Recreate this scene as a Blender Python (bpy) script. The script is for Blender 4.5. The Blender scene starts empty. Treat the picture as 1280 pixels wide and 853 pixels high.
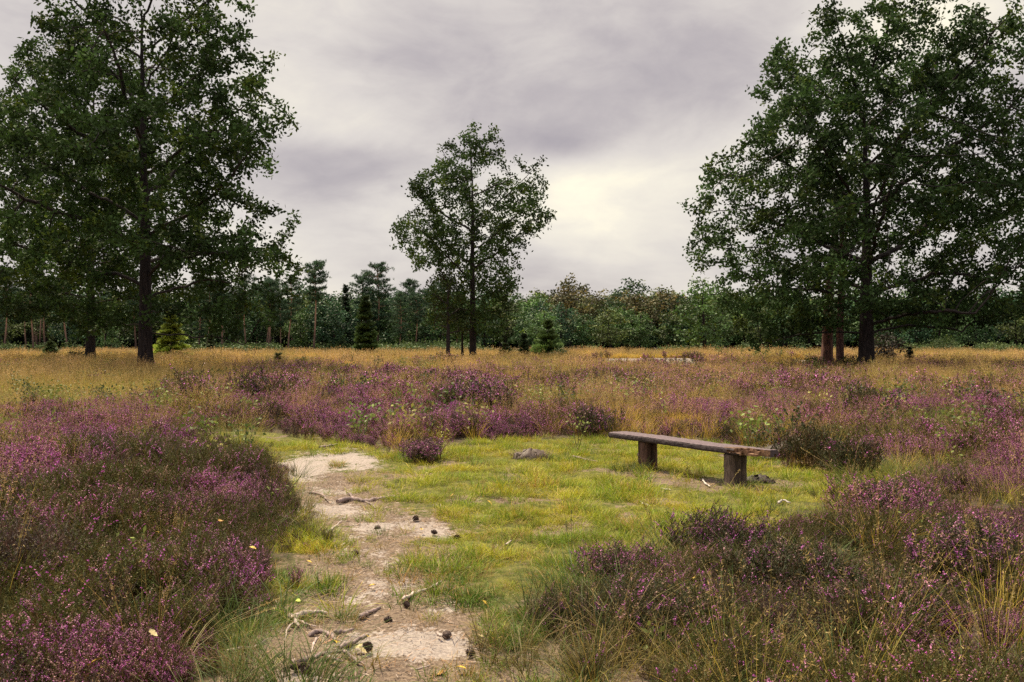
import bpy, math, random
import numpy as np
from mathutils import Vector, Matrix
R = math.radians
rng = np.random.default_rng(7)
random.seed(7)
SC = bpy.context.scene
COL = SC.collection

# ------------------------------------------------------------------ camera, sky, sun, exposure
CAM_H, FPX, HOR = 1.65, 1100.0, 432.0
cam = bpy.data.cameras.new('camera'); camo = bpy.data.objects.new('camera', cam); COL.objects.link(camo)
cam.sensor_width = 36; cam.lens = 36 * FPX / 1280; cam.clip_start = 0.05; cam.clip_end = 3000
camo.location = (0, 0, CAM_H); camo.rotation_euler = (R(90) + math.atan((HOR - 426.5) / FPX), 0, 0)
SC.camera = camo
SUN_EL, SUN_AZ = 60, 322          # azimuth measured clockwise from +Y
sd = Vector((math.sin(R(SUN_AZ)) * math.cos(R(SUN_EL)), math.cos(R(SUN_AZ)) * math.cos(R(SUN_EL)), math.sin(R(SUN_EL))))
sl = bpy.data.lights.new('sun', 'SUN'); sl.energy = 5.0; sl.angle = R(4); sl.color = (1, .86, .60)
so = bpy.data.objects.new('sun', sl); COL.objects.link(so)
so.rotation_euler = (-sd).to_track_quat('-Z', 'Y').to_euler(); so.location = (0, -5, 40)
SC.view_settings.view_transform = 'Standard'; SC.view_settings.look = 'None'
SC.view_settings.exposure = 0.70; SC.view_settings.gamma = 1; SC.view_settings.use_curve_mapping = False
SC.cycles.use_denoising = False
SC.cycles.max_bounces = 5; SC.cycles.diffuse_bounces = 3; SC.cycles.transmission_bounces = 3
SC.cycles.sample_clamp_indirect = 3

W = bpy.data.worlds.new('World'); SC.world = W; W.use_nodes = True
def build_world():
    nt = W.node_tree; N = nt.nodes; L = nt.links; N.clear()
    out = N.new('ShaderNodeOutputWorld'); bg = N.new('ShaderNodeBackground'); L.new(bg.outputs[0], out.inputs[0])
    def m(op, a, b=None, c=None, clamp=False):
        n = N.new('ShaderNodeMath'); n.operation = op; n.use_clamp = clamp
        for i, v in enumerate((a, b, c)):
            if v is None: continue
            if isinstance(v, (int, float)): n.inputs[i].default_value = v
            else: L.new(v, n.inputs[i])
        return n.outputs[0]
    def vm(op, a, b):
        n = N.new('ShaderNodeVectorMath'); n.operation = op
        for i, v in enumerate((a, b)):
            if isinstance(v, tuple): n.inputs[i].default_value = v
            else: L.new(v, n.inputs[i])
        return n
    def mix(f, a, b):
        n = N.new('ShaderNodeMix'); n.data_type = 'RGBA'
        if isinstance(f, float): n.inputs[0].default_value = f
        else: L.new(f, n.inputs[0])
        for i, v in ((6, a), (7, b)):
            if isinstance(v, tuple): n.inputs[i].default_value = v + (1,)
            else: L.new(v, n.inputs[i])
        return n.outputs[2]
    tc = N.new('ShaderNodeTexCoord'); D = tc.outputs['Generated']
    sep = N.new('ShaderNodeSeparateXYZ'); L.new(D, sep.inputs[0]); X, Y, Z = sep.outputs
    up = m('MAXIMUM', Z, 0.0)
    # cloud sheet seen in perspective
    den = m('ADD', up, 0.20)
    com = N.new('ShaderNodeCombineXYZ'); L.new(m('DIVIDE', X, den), com.inputs[0]); L.new(m('DIVIDE', Y, den), com.inputs[1])
    def noise(scale, det, off, rough=.5):
        v = vm('ADD', vm('MULTIPLY', com.outputs[0], (1.0, 1.1, 1)).outputs[0], off)
        n = N.new('ShaderNodeTexNoise'); n.inputs['Scale'].default_value = scale; n.inputs['Detail'].default_value = det
        n.inputs['Roughness'].default_value = rough; n.inputs['Distortion'].default_value = .3; L.new(v.outputs[0], n.inputs['Vector'])
        return n.outputs[0]
    big = noise(.95, 4, (3.1, 1.7, 0))
    def noise3(scale, det, off, rough):
        v = vm('ADD', vm('MULTIPLY', D, (1, 1, 2.1)).outputs[0], off); n = N.new('ShaderNodeTexNoise'); n.inputs['Scale'].default_value = scale; n.inputs['Detail'].default_value = det
        n.inputs['Roughness'].default_value = rough; n.inputs['Distortion'].default_value = .5; L.new(v.outputs[0], n.inputs['Vector']); return n.outputs[0]
    fine = noise3(5.5, 7, (2.3, .4, 1.1), .58)
    def blob(px, py, sx, sy):
        c = Vector(((px - 640) / FPX, 1, (HOR - py) / FPX)).normalized()
        v = vm('SUBTRACT', D, tuple(c)); v2 = vm('MULTIPLY', v.outputs[0], (FPX / sx, FPX / sx, FPX / sy))
        n = vm('LENGTH', v2.outputs[0], (0, 0, 0))
        return m('EXPONENT', m('MULTIPLY', m('POWER', n.outputs['Value'], 2.0), -1.0))
    s = m('ADD', m('MULTIPLY', m('SUBTRACT', big, .5), .85), m('ADD', m('MULTIPLY', m('SUBTRACT', fine, .5), .50), m('MULTIPLY', m('SUBTRACT', noise3(17, 6, (1.3, 5.2, 0), .6), .5), .20)))
    for (px, py, sx, sy, a) in ((722, 240, 75, 52, .20), (670, 235, 170, 80, .10), (330, 30, 130, 90, .30), (370, 140, 90, 40, .14), (410, 225, 110, 60, -.05), (350, 330, 160, 60, .10), (450, 165, 90, 30, .14),
                                (698, 178, 62, 24, -.34), (610, 190, 60, 25, -.10), (425, 205, 90, 40, -.13), (770, 90, 260, 60, -.07), (1130, 40, 150, 50, .22), (1190, 18, 90, 30, .10),
                                (930, 60, 110, 60, -.12), (560, 20, 170, 50, -.06), (820, 300, 120, 40, .06), (500, 330, 100, 60, -.05), (20, 90, 110, 90, .06)):
        s = m('ADD', s, m('MULTIPLY', blob(px, py, sx, sy), a))
    s = m('ADD', s, .45)
    ramp = N.new('ShaderNodeValToRGB'); L.new(s, ramp.inputs[0]); cr = ramp.color_ramp
    cr.elements[0].position = .05; cr.elements[0].color = (.215, .19, .212, 1)
    cr.elements[1].position = 1.0; cr.elements[1].color = (.80, .735, .53, 1)
    for p, c in ((.30, (.335, .302, .300)), (.52, (.465, .428, .395)), (.74, (.58, .537, .455))):
        e = cr.elements.new(p); e.color = c + (1,)
    # an overcast sky is brighter overhead than near the horizon
    zen = m('ADD', 1.0, m('MULTIPLY', m('SMOOTH_MIN', m('MAXIMUM', m('SUBTRACT', Z, .40), 0.0), .5, .1), 3.3))
    vs = N.new('ShaderNodeVectorMath'); vs.operation = 'SCALE'; L.new(mix(m('MULTIPLY', m('MAXIMUM', m('SUBTRACT', Z, .40), 0.0), 2.0, clamp=True), ramp.outputs[0], (.43, .405, .425)), vs.inputs[0]); L.new(zen, vs.inputs['Scale'])
    sky = N.new('ShaderNodeTexSky'); sky.sky_type = 'NISHITA'; sky.sun_disc = False; sky.sun_elevation = R(SUN_EL); sky.sun_rotation = R(SUN_AZ)
    vk = N.new('ShaderNodeVectorMath'); vk.operation = 'SCALE'; L.new(sky.outputs[0], vk.inputs[0]); vk.inputs['Scale'].default_value = .1
    L.new(mix(.95, vk.outputs[0], vs.outputs[0]), bg.inputs['Color']); bg.inputs['Strength'].default_value = 1.0
build_world()

# ------------------------------------------------------------------ helpers
def tag(o, label=None, cat=None, group=None, kind=None):
    if label: o['label'] = label
    if cat: o['category'] = cat
    if group: o['group'] = group
    if kind: o['kind'] = kind
    return o
def empty(name, loc, rz=0, scale=1):
    o = bpy.data.objects.new(name, None); COL.objects.link(o); o.location = loc; o.rotation_euler.z = rz
    o.scale = (scale,) * 3; o.empty_display_size = .3
    return o
def copy_tree(o, parent=None):
    c = o.copy(); COL.objects.link(c)
    if parent: c.parent = parent
    for ch in o.children: copy_tree(ch, c)
    return c
class MB:
    def __init__(s): s.V = []; s.F = []; s.C = []; s.n = 0
    def add(s, V, F, C=(1, 1, 1)):
        V = np.asarray(V, np.float32).reshape(-1, 3); F = np.asarray(F, np.int64)
        C = np.asarray(C, np.float32)
        if C.ndim == 1: C = np.repeat(C[None], len(V), 0)
        s.V.append(V); s.F.append(F + s.n); s.C.append(C.reshape(-1, 3)); s.n += len(V)
    def soup(s, Q, C):                    # Q (n,k,3) separate polygons, C (3,) / (n,3) / (n,k,3)
        Q = np.asarray(Q); n, k, _ = Q.shape; C = np.asarray(C, np.float32)
        if C.ndim == 2: C = np.repeat(C[:, None, :], k, 1)
        s.add(Q.reshape(-1, 3), np.arange(n * k).reshape(n, k), C.reshape(-1, 3) if C.ndim == 3 else C)
    def mesh(s, name, mat, smooth=False):
        me = bpy.data.meshes.new(name); V = np.concatenate(s.V)
        me.vertices.add(len(V)); me.vertices.foreach_set('co', V.ravel())
        tot = np.concatenate([np.full(len(F), F.shape[1]) for F in s.F]); idx = np.concatenate([F.ravel() for F in s.F])
        me.loops.add(len(idx)); me.loops.foreach_set('vertex_index', idx.astype(np.int32))
        me.polygons.add(len(tot)); me.polygons.foreach_set('loop_start', (np.cumsum(tot) - tot).astype(np.int32))
        me.polygons.foreach_set('loop_total', tot.astype(np.int32))
        if smooth: me.polygons.foreach_set('use_smooth', np.ones(len(tot), bool))
        me.update(calc_edges=True)
        a = me.attributes.new('Col', 'FLOAT_COLOR', 'POINT'); C = np.concatenate(s.C)
        a.data.foreach_set('color', np.concatenate([C, np.ones((len(C), 1), np.float32)], 1).ravel())
        me.materials.append(mat); me.validate()
        return me
    def build(s, name, mat, parent=None, smooth=False):
        o = bpy.data.objects.new(name, s.mesh(name, mat, smooth)); COL.objects.link(o)
        if parent: o.parent = parent
        return o
def hash2(ix, iy, seed):
    h = (ix.astype(np.int64) * 374761393 + iy.astype(np.int64) * 668265263 + seed * 2147483647) & 0xFFFFFFFF
    h = ((h ^ (h >> 13)) * 1274126177) & 0xFFFFFFFF
    return ((h ^ (h >> 16)) & 0xFFFF) / 65535.0
def vn(x, y, sc, seed=0):
    x = np.asarray(x, float) / sc; y = np.asarray(y, float) / sc
    ix = np.floor(x); iy = np.floor(y); fx = x - ix; fy = y - iy
    fx = fx * fx * (3 - 2 * fx); fy = fy * fy * (3 - 2 * fy)
    a = hash2(ix, iy, seed); b = hash2(ix + 1, iy, seed); c = hash2(ix, iy + 1, seed); d = hash2(ix + 1, iy + 1, seed)
    return (a * (1 - fx) + b * fx) * (1 - fy) + (c * (1 - fx) + d * fx) * fy
def fbm(x, y, sc, seed=0, o=3):
    t = 0; w = 1; tw = 0
    for i in range(o): t = t + w * vn(x, y, sc / 2 ** i, seed + 17 * i); tw += w; w *= .5
    return t / tw
def n3(p, sc, seed=0):
    return (vn(p[:, 0] + 31 * vn(p[:, 2], p[:, 2] * 0, sc, seed + 3), p[:, 1], sc, seed) + vn(p[:, 1] + 13.7, p[:, 2], sc, seed + 5) + vn(p[:, 2] + 5.1, p[:, 0], sc, seed + 9)) / 3
def sst(a, b, x):
    t = np.clip((x - a) / (b - a), 0, 1); return t * t * (3 - 2 * t)

# ------------------------------------------------------------------ terrain
def hz(x, y):
    x = np.asarray(x, float); y = np.asarray(y, float)
    far = .0058 * np.maximum(0, np.minimum(y, 150) - 15)
    amp = sst(9, 30, y)
    z = far + amp * .22 * (fbm(x, y, 14, 3) - .5) + .05 * (fbm(x, y, 2.2, 5) - .5) * sst(0, 5, y)
    z = z + .03 * (fbm(x, y, .7, 9, 2) - .5) + .22 * (fbm(x, y, 3.2, 15, 2) - .5) * sst(12, 17, y) * (1 - sst(45, 70, y))
    bx = sst(5.2, 6.6, x) * (1 - sst(12.4, 13.6, x)) + .8 * sst(18.6, 19.4, x) * (1 - sst(20.6, 21.4, x))
    z = z + .46 * bx * sst(58.6, 60.2, y) * (1 - sst(60.5, 74, y))
    return z
def P(px, py, z=0.0, it=6):              # a point of the flat foreground as measured in the photograph
    d = (CAM_H - z) * FPX / (py - HOR)
    for _ in range(it):
        x = (px - 640) / FPX * d
        d = (CAM_H - z - float(hz(x, d))) * FPX / (py - HOR)
    return np.array([(px - 640) / FPX * d, d])
def at(px, d, dz=0.0):
    x = (px - 640) / FPX * d
    return (x, d, float(hz(x, d)) + dz)
LAWN = np.array([P(*p) for p in ((300, 852), (345, 765), (378, 700), (392, 650), (372, 606), (352, 572), (350, 556), (420, 558), (478, 578), (505, 574), (560, 562), (640, 553),
                                 (700, 549), (770, 556), (840, 552), (900, 562), (960, 582), (1050, 592), (1105, 588), (1110, 604), (1010, 630), (900, 672), (830, 700),
                                 (760, 716), (705, 735), (655, 770), (612, 810), (600, 852))] + [np.array((-.1, 3.2)), np.array((0, -3)), np.array((-1.4, -3)), np.array((-1.35, 3.2))])
def sdf(poly, x, y):
    x = np.asarray(x, float); y = np.asarray(y, float); d = np.full(x.shape, 1e9); ins = np.zeros(x.shape, bool)
    n = len(poly)
    for i in range(n):
        ax, ay = poly[i]; bx, by = poly[(i + 1) % n]
        ex, ey = bx - ax, by - ay
        t = np.clip(((x - ax) * ex + (y - ay) * ey) / (ex * ex + ey * ey + 1e-9), 0, 1)
        d = np.minimum(d, np.hypot(x - ax - t * ex, y - ay - t * ey))
        c = ((ay > y) != (by > y)) & (x < (bx - ax) * (y - ay) / (by - ay + 1e-12) + ax)
        ins ^= c
    return np.where(ins, -d, d)
def blobs(x, y, lst, z=0.):
    t = 0
    for (px, py, rx, ry, a) in lst:
        c = P(px, py, z); t = t + a * np.exp(-((x - c[0]) / rx) ** 2 - ((y - c[1]) / ry) ** 2)
    return t
SAND = [(400, 572, .55, 1.5, 1.2), (450, 578, .5, .9, .9), (385, 592, .35, .9, .9), (420, 612, .35, .5, .6), (400, 632, .3, .45, .75), (425, 640, .3, .35, .8), (470, 655, .35, .3, .9),
        (440, 668, .35, .3, .6), (525, 652, .25, .25, .7), (548, 666, .22, .25, .95), (500, 640, .3, .3, .5), (480, 730, .25, .28, .75), (455, 690, .35, .3, .5), (560, 760, .18, .22, .55), (510, 798, .3, .24, .85),
        (545, 808, .26, .24, .75), (470, 802, .24, .18, .7), (440, 745, .3, .25, .45), (500, 705, .3, .3, .5), (370, 845, .25, .15, .7), (565, 745, .16, .14, .6)]
DIRT = [(400, 620, .6, 1.0, .6), (440, 700, .5, .8, .7), (510, 740, .5, .6, .6), (480, 660, .7, .6, .6), (420, 800, .5, .55, 1.0), (370, 815, .35, .4, .7), (500, 770, .5, .5, .7), (560, 800, .35, .35, .6), (500, 840, .5, .35, .8), (470, 720, .5, .7, .6), (450, 640, .7, 1.0, .8), (540, 655, .5, .6, .6), (420, 600, .8, 1.4, .9), (770, 608, .5, .3, .0), (915, 612, .5, .3, 1.3), (865, 602, .6, .3, 1.2), (812, 592, .5, .3, 1.2), (985, 585, .5, .4, .7), (730, 560, 1.0, .7, .5)]
def sand_f(x, y):
    s = blobs(x, y, SAND)
    tr = sst(58.6, 58.9, y) * (1 - sst(60.6, 61.2, y)) * (sst(6.2, 6.8, x) * (1 - sst(12.2, 12.8, x)) + sst(18.8, 19.1, x) * (1 - sst(20.7, 21.1, x)))
    return s * (0.25 + 1.25 * fbm(x, y, .4, 21) ) * (.75 + .5 * vn(x * .5, y, .12, 23)) + tr * 1.4
def dirt_f(x, y): return blobs(x, y, DIRT) * (.5 + fbm(x, y, .45, 25)) + .75 * sst(.60, .74, fbm(x, y, .55, 131)) * (y < 17)

def graded(a, b, fine, lo, hi, grow=1.09):
    v = list(np.arange(a, b, fine)); s = fine
    x = b
    while x < hi: v.append(x); s *= grow; x += s
    v.append(hi); s = fine; x = a; pre = []
    while x > lo: s *= grow; x -= s; pre.append(x)
    return np.array(pre[::-1] + v)
def build_ground(mat):
    xs = graded(-5, 5, .05, -900, 900, 1.08); ys = graded(2.5, 16, .05, -120, 900, 1.05); ys = np.unique(np.concatenate([ys, np.arange(57.5, 62.5, .2)]))
    X, Y = np.meshgrid(xs, ys); x = X.ravel(); y = Y.ravel()
    near = (1 - sst(14, 22, y)) * (1 - sst(5, 8, np.abs(x)))
    s = np.clip(sand_f(x, y), 0, 1.5); 
    z = hz(x, y) - .02 * np.clip(s, 0, 1) * near + near * .05 * (fbm(x, y, .30, 41, 2) - .5) + near * .012 * (vn(x, y, .07, 44) - .5)
    nx, ny = len(xs), len(ys)
    i = np.arange(ny - 1)[:, None] * nx + np.arange(nx - 1)[None]
    F = np.stack([i, i + 1, i + nx + 1, i + nx], -1).reshape(-1, 4)
    m = MB(); m.add(np.stack([x, y, z], 1), F)
    o = m.build('ground', mat, smooth=True); tag(o, kind='structure')
    me = o.data
    lw = 1 - sst(-.15, .25, sdf(LAWN, x, y) + .35 * (fbm(x, y, .8, 11) - .5))
    strip = sst(.4, .6, left_grass(x, y))
    for nm, v in (('sand', np.clip(s, 0, 1)), ('lawn', np.clip(lw + strip, 0, 1)), ('dirt', np.clip(dirt_f(x, y), 0, 1)), ('gold', sst(40, 60, y) * (1 - sst(108, 114, y + 0 * x))), ('wood', sst(110, 116, y))):
        a = me.attributes.new(nm, 'FLOAT', 'POINT'); a.data.foreach_set('value', v.astype(np.float32))
    return o
def left_grass(x, y):                      # the yellow-green strip behind the near left heather
    c = P(285, 548); t = np.exp(-((x - c[0]) / 2.6) ** 2 - ((y - c[1]) / 1.5) ** 2)
    a = x / np.maximum(y, 1)
    t2 = sst(19.5, 21.5, y) * (1 - sst(25, 29, y)) * (1 - sst(-.36, -.30, a))
    return np.maximum(t, t2)

# ------------------------------------------------------------------ materials
def nodes(name):
    m = bpy.data.materials.new(name); m.use_nodes = True; nt = m.node_tree; nt.nodes.clear()
    return m, nt.nodes, nt.links
def mixc(N, L, f, a, b, mode='MIX'):
    n = N.new('ShaderNodeMix'); n.data_type = 'RGBA'; n.blend_type = mode
    for i, v in ((0, f), (6, a), (7, b)):
        if isinstance(v, (int, float)): n.inputs[i].default_value = v
        elif isinstance(v, tuple): n.inputs[i].default_value = v + (1,)
        else: L.new(v, n.inputs[i])
    return n.outputs[2]
def rampv(N, L, v, a, b):
    n = N.new('ShaderNodeMapRange'); n.interpolation_type = 'SMOOTHSTEP'; L.new(v, n.inputs[0]); n.inputs[1].default_value = a; n.inputs[2].default_value = b
    return n.outputs[0]
def noise_n(N, L, vec, sc, det=4, rough=.55):
    n = N.new('ShaderNodeTexNoise'); n.inputs['Scale'].default_value = sc; n.inputs['Detail'].default_value = det; n.inputs['Roughness'].default_value = rough
    if vec is not None: L.new(vec, n.inputs['Vector'])
    return n.outputs[0]
def foliage(name, tint=(1, 1, 1), trans=.25, rough=.6, spec=.25, patch=None, pscale=.8, var=.35):
    """attribute colour, varied per plant and by slow patches over the ground"""
    m, N, L = nodes(name)
    out = N.new('ShaderNodeOutputMaterial'); at_ = N.new('ShaderNodeAttribute'); at_.attribute_name = 'Col'
    c = at_.outputs['Color']
    if tint != (1, 1, 1): c = mixc(N, L, 1.0, c, tint, 'MULTIPLY')
    geo = N.new('ShaderNodeNewGeometry'); oi = N.new('ShaderNodeObjectInfo')
    if patch:
        f = rampv(N, L, noise_n(N, L, geo.outputs['Position'], pscale, 3), .40, .62)
        c = mixc(N, L, f, c, mixc(N, L, 1.0, c, patch, 'MULTIPLY'))
    hs = N.new('ShaderNodeHueSaturation'); L.new(c, hs.inputs['Color'])
    mr = N.new('ShaderNodeMapRange'); L.new(oi.outputs['Random'], mr.inputs[0]); mr.inputs[3].default_value = 1 - var; mr.inputs[4].default_value = 1 + var
    L.new(mr.outputs[0], hs.inputs['Value'])
    p = N.new('ShaderNodeBsdfPrincipled'); L.new(hs.outputs[0], p.inputs['Base Color']); p.inputs['Roughness'].default_value = rough; p.inputs['Specular IOR Level'].default_value = spec
    if trans:
        t = N.new('ShaderNodeBsdfTranslucent'); L.new(hs.outputs[0], t.inputs['Color'])
        ms = N.new('ShaderNodeMixShader'); ms.inputs[0].default_value = trans; L.new(p.outputs[0], ms.inputs[1]); L.new(t.outputs[0], ms.inputs[2]); L.new(ms.outputs[0], out.inputs[0])
    else: L.new(p.outputs[0], out.inputs[0])
    return m
def bark(name, c1, c2, sc=(9, 9, 1.6), bump=.6, top=None, zr=(3, 7)):
    m, N, L = nodes(name)
    out = N.new('ShaderNodeOutputMaterial'); p = N.new('ShaderNodeBsdfPrincipled'); L.new(p.outputs[0], out.inputs[0])
    tc = N.new('ShaderNodeTexCoord'); mp = N.new('ShaderNodeMapping'); L.new(tc.outputs['Object'], mp.inputs[0]); mp.inputs['Scale'].default_value = sc
    n = noise_n(N, L, mp.outputs[0], 1, 6, .65)
    c = mixc(N, L, rampv(N, L, n, .35, .65), c1, c2)
    if top:
        sp = N.new('ShaderNodeSeparateXYZ'); L.new(tc.outputs['Object'], sp.inputs[0])
        c = mixc(N, L, rampv(N, L, sp.outputs[2], *zr), c, mixc(N, L, rampv(N, L, n, .3, .7), tuple(v * .6 for v in top), top))
    L.new(c, p.inputs['Base Color']); p.inputs['Roughness'].default_value = .85; p.inputs['Specular IOR Level'].default_value = .2
    b = N.new('ShaderNodeBump'); b.inputs['Strength'].default_value = bump; b.inputs['Distance'].default_value = .03; L.new(n, b.inputs['Height']); L.new(b.outputs[0], p.inputs['Normal'])
    return m
def colmat(name, rough=.8, bump=.3, bs=60, spec=.2, stretch=(1, 1, 1), var=.5):
    m, N, L = nodes(name)
    out = N.new('ShaderNodeOutputMaterial'); p = N.new('ShaderNodeBsdfPrincipled'); L.new(p.outputs[0], out.inputs[0])
    a = N.new('ShaderNodeAttribute'); a.attribute_name = 'Col'; tc = N.new('ShaderNodeTexCoord')
    mp = N.new('ShaderNodeMapping'); L.new(tc.outputs['Object'], mp.inputs[0]); mp.inputs['Scale'].default_value = stretch
    n = noise_n(N, L, mp.outputs[0], bs, 5, .65)
    f = rampv(N, L, n, .3, .7)
    c = mixc(N, L, f, mixc(N, L, 1.0, a.outputs[0], (1 - var,) * 3, 'MULTIPLY'), mixc(N, L, 1.0, a.outputs[0], (1 + var,) * 3, 'MULTIPLY'))
    L.new(c, p.inputs['Base Color']); p.inputs['Roughness'].default_value = rough; p.inputs['Specular IOR Level'].default_value = spec
    b = N.new('ShaderNodeBump'); b.inputs['Strength'].default_value = bump; b.inputs['Distance'].default_value = .01; L.new(n, b.inputs['Height']); L.new(b.outputs[0], p.inputs['Normal'])
    return m
def ground_mat():
    m, N, L = nodes('heath_ground')
    out = N.new('ShaderNodeOutputMaterial'); p = N.new('ShaderNodeBsdfPrincipled'); L.new(p.outputs[0], out.inputs[0])
    geo = N.new('ShaderNodeNewGeometry'); v = geo.outputs['Position']
    def A(n):
        a = N.new('ShaderNodeAttribute'); a.attribute_name = n; return a.outputs['Fac']
    n1 = noise_n(N, L, v, 1.3, 5); n2 = noise_n(N, L, v, 9, 6, .65); n3_ = noise_n(N, L, v, 45, 5, .7); n4 = noise_n(N, L, v, 170, 3, .7)
    base = mixc(N, L, rampv(N, L, n2, .35, .65), (.035, .028, .02), (.085, .062, .04))
    lawn = mixc(N, L, rampv(N, L, n2, .38, .62), (.05, .058, .015), (.125, .12, .03))
    lawn = mixc(N, L, rampv(N, L, n3_, .5, .7), lawn, (.15, .11, .05))
    c = mixc(N, L, A('lawn'), base, lawn)
    c = mixc(N, L, A('gold'), c, mixc(N, L, rampv(N, L, n1, .4, .6), (.20, .14, .05), (.10, .085, .035)))
    c = mixc(N, L, A('wood'), c, mixc(N, L, rampv(N, L, n2, .4, .6), (.028, .024, .02), (.05, .042, .026)))
    dirt = mixc(N, L, rampv(N, L, n3_, .35, .65), (.085, .060, .045), (.21, .155, .11))
    def am(a, b, op='ADD', k=1.0):
        n = N.new('ShaderNodeMath'); n.operation = op
        for i, q in enumerate((a, b)):
            if isinstance(q, (int, float)): n.inputs[i].default_value = q
            else: L.new(q, n.inputs[i])
        return n.outputs[0]
    fd = rampv(N, L, am(A('dirt'), am(am(n2, .5, 'SUBTRACT'), 2.0, 'MULTIPLY')), .40, .70)
    c = mixc(N, L, fd, c, dirt)
    sand = mixc(N, L, rampv(N, L, n3_, .3, .7), (.20, .165, .145), (.35, .30, .265))
    sand = mixc(N, L, rampv(N, L, n4, .56, .70), sand, (.20, .15, .115))
    fs = rampv(N, L, am(A('sand'), am(am(am(n2, .5, 'SUBTRACT'), 1.9, 'MULTIPLY'), am(am(n3_, .5, 'SUBTRACT'), 1.7, 'MULTIPLY'))), .44, .74)
    c = mixc(N, L, fs, c, sand)
    L.new(c, p.inputs['Base Color']); p.inputs['Roughness'].default_value = .95; p.inputs['Specular IOR Level'].default_value = .1
    b = N.new('ShaderNodeBump'); b.inputs['Strength'].default_value = .9; b.inputs['Distance'].default_value = .02
    L.new(am(am(n3_, .6, 'MULTIPLY'), am(n2, .8, 'MULTIPLY')), b.inputs['Height']); L.new(b.outputs[0], p.inputs['Normal'])
    return m
M = {}
M['ground'] = ground_mat()
M['heather'] = foliage('heather_growth', trans=.15, patch=(1.0, 1.0, .85), pscale=.9, var=.25)
M['lawn'] = foliage('lawn_blades', trans=.3, patch=(1.25, 1.02, .8), pscale=1.6, var=.3)
M['gold'] = foliage('dry_grass_blades', trans=.3, patch=(.66, .76, .55), pscale=.22, var=.3)
M['green'] = foliage('green_blades', trans=.3, var=.3)
M['oakleaf'] = foliage('oak_leaves', trans=.25, rough=.75, spec=.15, var=.05)
M['woodleaf'] = foliage('wood_leaves', trans=.2, rough=.6, var=.22)
M['needle'] = foliage('needles', trans=.22, var=.2)
M['oakbark'] = bark('oak_bark', (.012, .009, .010), (.036, .027, .026), (14, 14, 2.2), .9)
M['twig'] = bark('oak_twigs', (.02, .016, .016), (.05, .04, .036), (5, 5, 5), .3)
M['pinebark'] = bark('pine_bark', (.05, .035, .032), (.13, .085, .07), (9, 9, 2), .8, top=(.30, .18, .13), zr=(1, 5))
M['redbark'] = bark('red_bark', (.055, .03, .03), (.17, .09, .075), (8, 8, 3), .9)
M['wood'] = colmat('weathered_wood', .75, .5, 14, .25, (1, 14, 14), .5)
M['post'] = colmat('post_wood', .85, .8, 6, .2, (16, 16, 1.5), .6)
M['root'] = colmat('root_wood', .8, .5, 30, .25, (1, 1, 1), .4)
M['cone'] = colmat('cone_scales', .7, .3, 80, .2)
M['leaf'] = colmat('dead_leaf', .6, .2, 60, .3, (1, 1, 1), .25)
M['litter'] = foliage('litter_bits', trans=0, var=.4)
build_ground(M['ground'])

# ------------------------------------------------------------------ plants as geometry
def blades(n, rad, L, Wd, lean, curve, c0, c1, r, seg=3, cvar=.25, up=.0):
    phi = r.uniform(0, 2 * np.pi, n); rr = rad * np.sqrt(r.uniform(0, 1, n)); ph2 = phi + r.normal(0, .7, n)
    base = np.stack([rr * np.cos(phi), rr * np.sin(phi), np.full(n, -.01)], 1)
    ln = r.uniform(*L, n); w = Wd * r.uniform(.7, 1.3, n); le = r.uniform(*lean, n); cu = r.uniform(*curve, n)
    h = np.stack([np.cos(ph2), np.sin(ph2), np.zeros(n)], 1); tw = ph2 + np.pi / 2 + r.normal(0, .9, n)
    s = np.stack([np.cos(tw), np.sin(tw), np.zeros(n)], 1)
    t = np.linspace(0, 1, seg + 1)
    hor = le[:, None] * t + cu[:, None] * t * t; ver = t[None] * np.sqrt(np.maximum(.05, 1 - np.minimum(.9, (le + cu * t[-1])[:, None] ** 2 * .6 * t)))
    pts = base[:, None] + h[:, None] * (hor * ln[:, None])[..., None]; pts[..., 2] += ver * ln[:, None]
    wt = w[:, None] * (1 - .88 * t ** 1.6)
    A = pts - s[:, None] * wt[..., None] / 2; B = pts + s[:, None] * wt[..., None] / 2
    V = np.stack([A, B], 2)                # n, seg+1, 2, 3
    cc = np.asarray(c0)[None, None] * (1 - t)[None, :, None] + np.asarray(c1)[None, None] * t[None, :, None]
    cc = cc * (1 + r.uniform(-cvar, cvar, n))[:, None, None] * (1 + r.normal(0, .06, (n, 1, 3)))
    C = np.repeat(cc[:, :, None], 2, 2)
    b = np.arange(n)[:, None] * (2 * (seg + 1)) + 2 * np.arange(seg)[None]
    F = np.stack([b, b + 1, b + 3, b + 2], -1).reshape(-1, 4)
    return V.reshape(-1, 3), F, np.clip(C, 0, 1).reshape(-1, 3), pts
def rand_unit(r, n, zb=0.):
    v = r.normal(0, 1, (n, 3)); v[:, 2] += zb; return v / np.linalg.norm(v, axis=1, keepdims=True)
def slivers(mb, P0, D, ln, w, C, r):
    """small pointed leaves: triangles from P0 along D"""
    n = len(P0); s = np.cross(D, rand_unit(r, n)); s /= np.linalg.norm(s, axis=1, keepdims=True) + 1e-9
    ln = np.broadcast_to(ln, (n,))[:, None]; w = np.broadcast_to(w, (n,))[:, None]
    mb.soup(np.stack([P0 - s * w / 2, P0 + s * w / 2, P0 + D * ln], 1), C)
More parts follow.
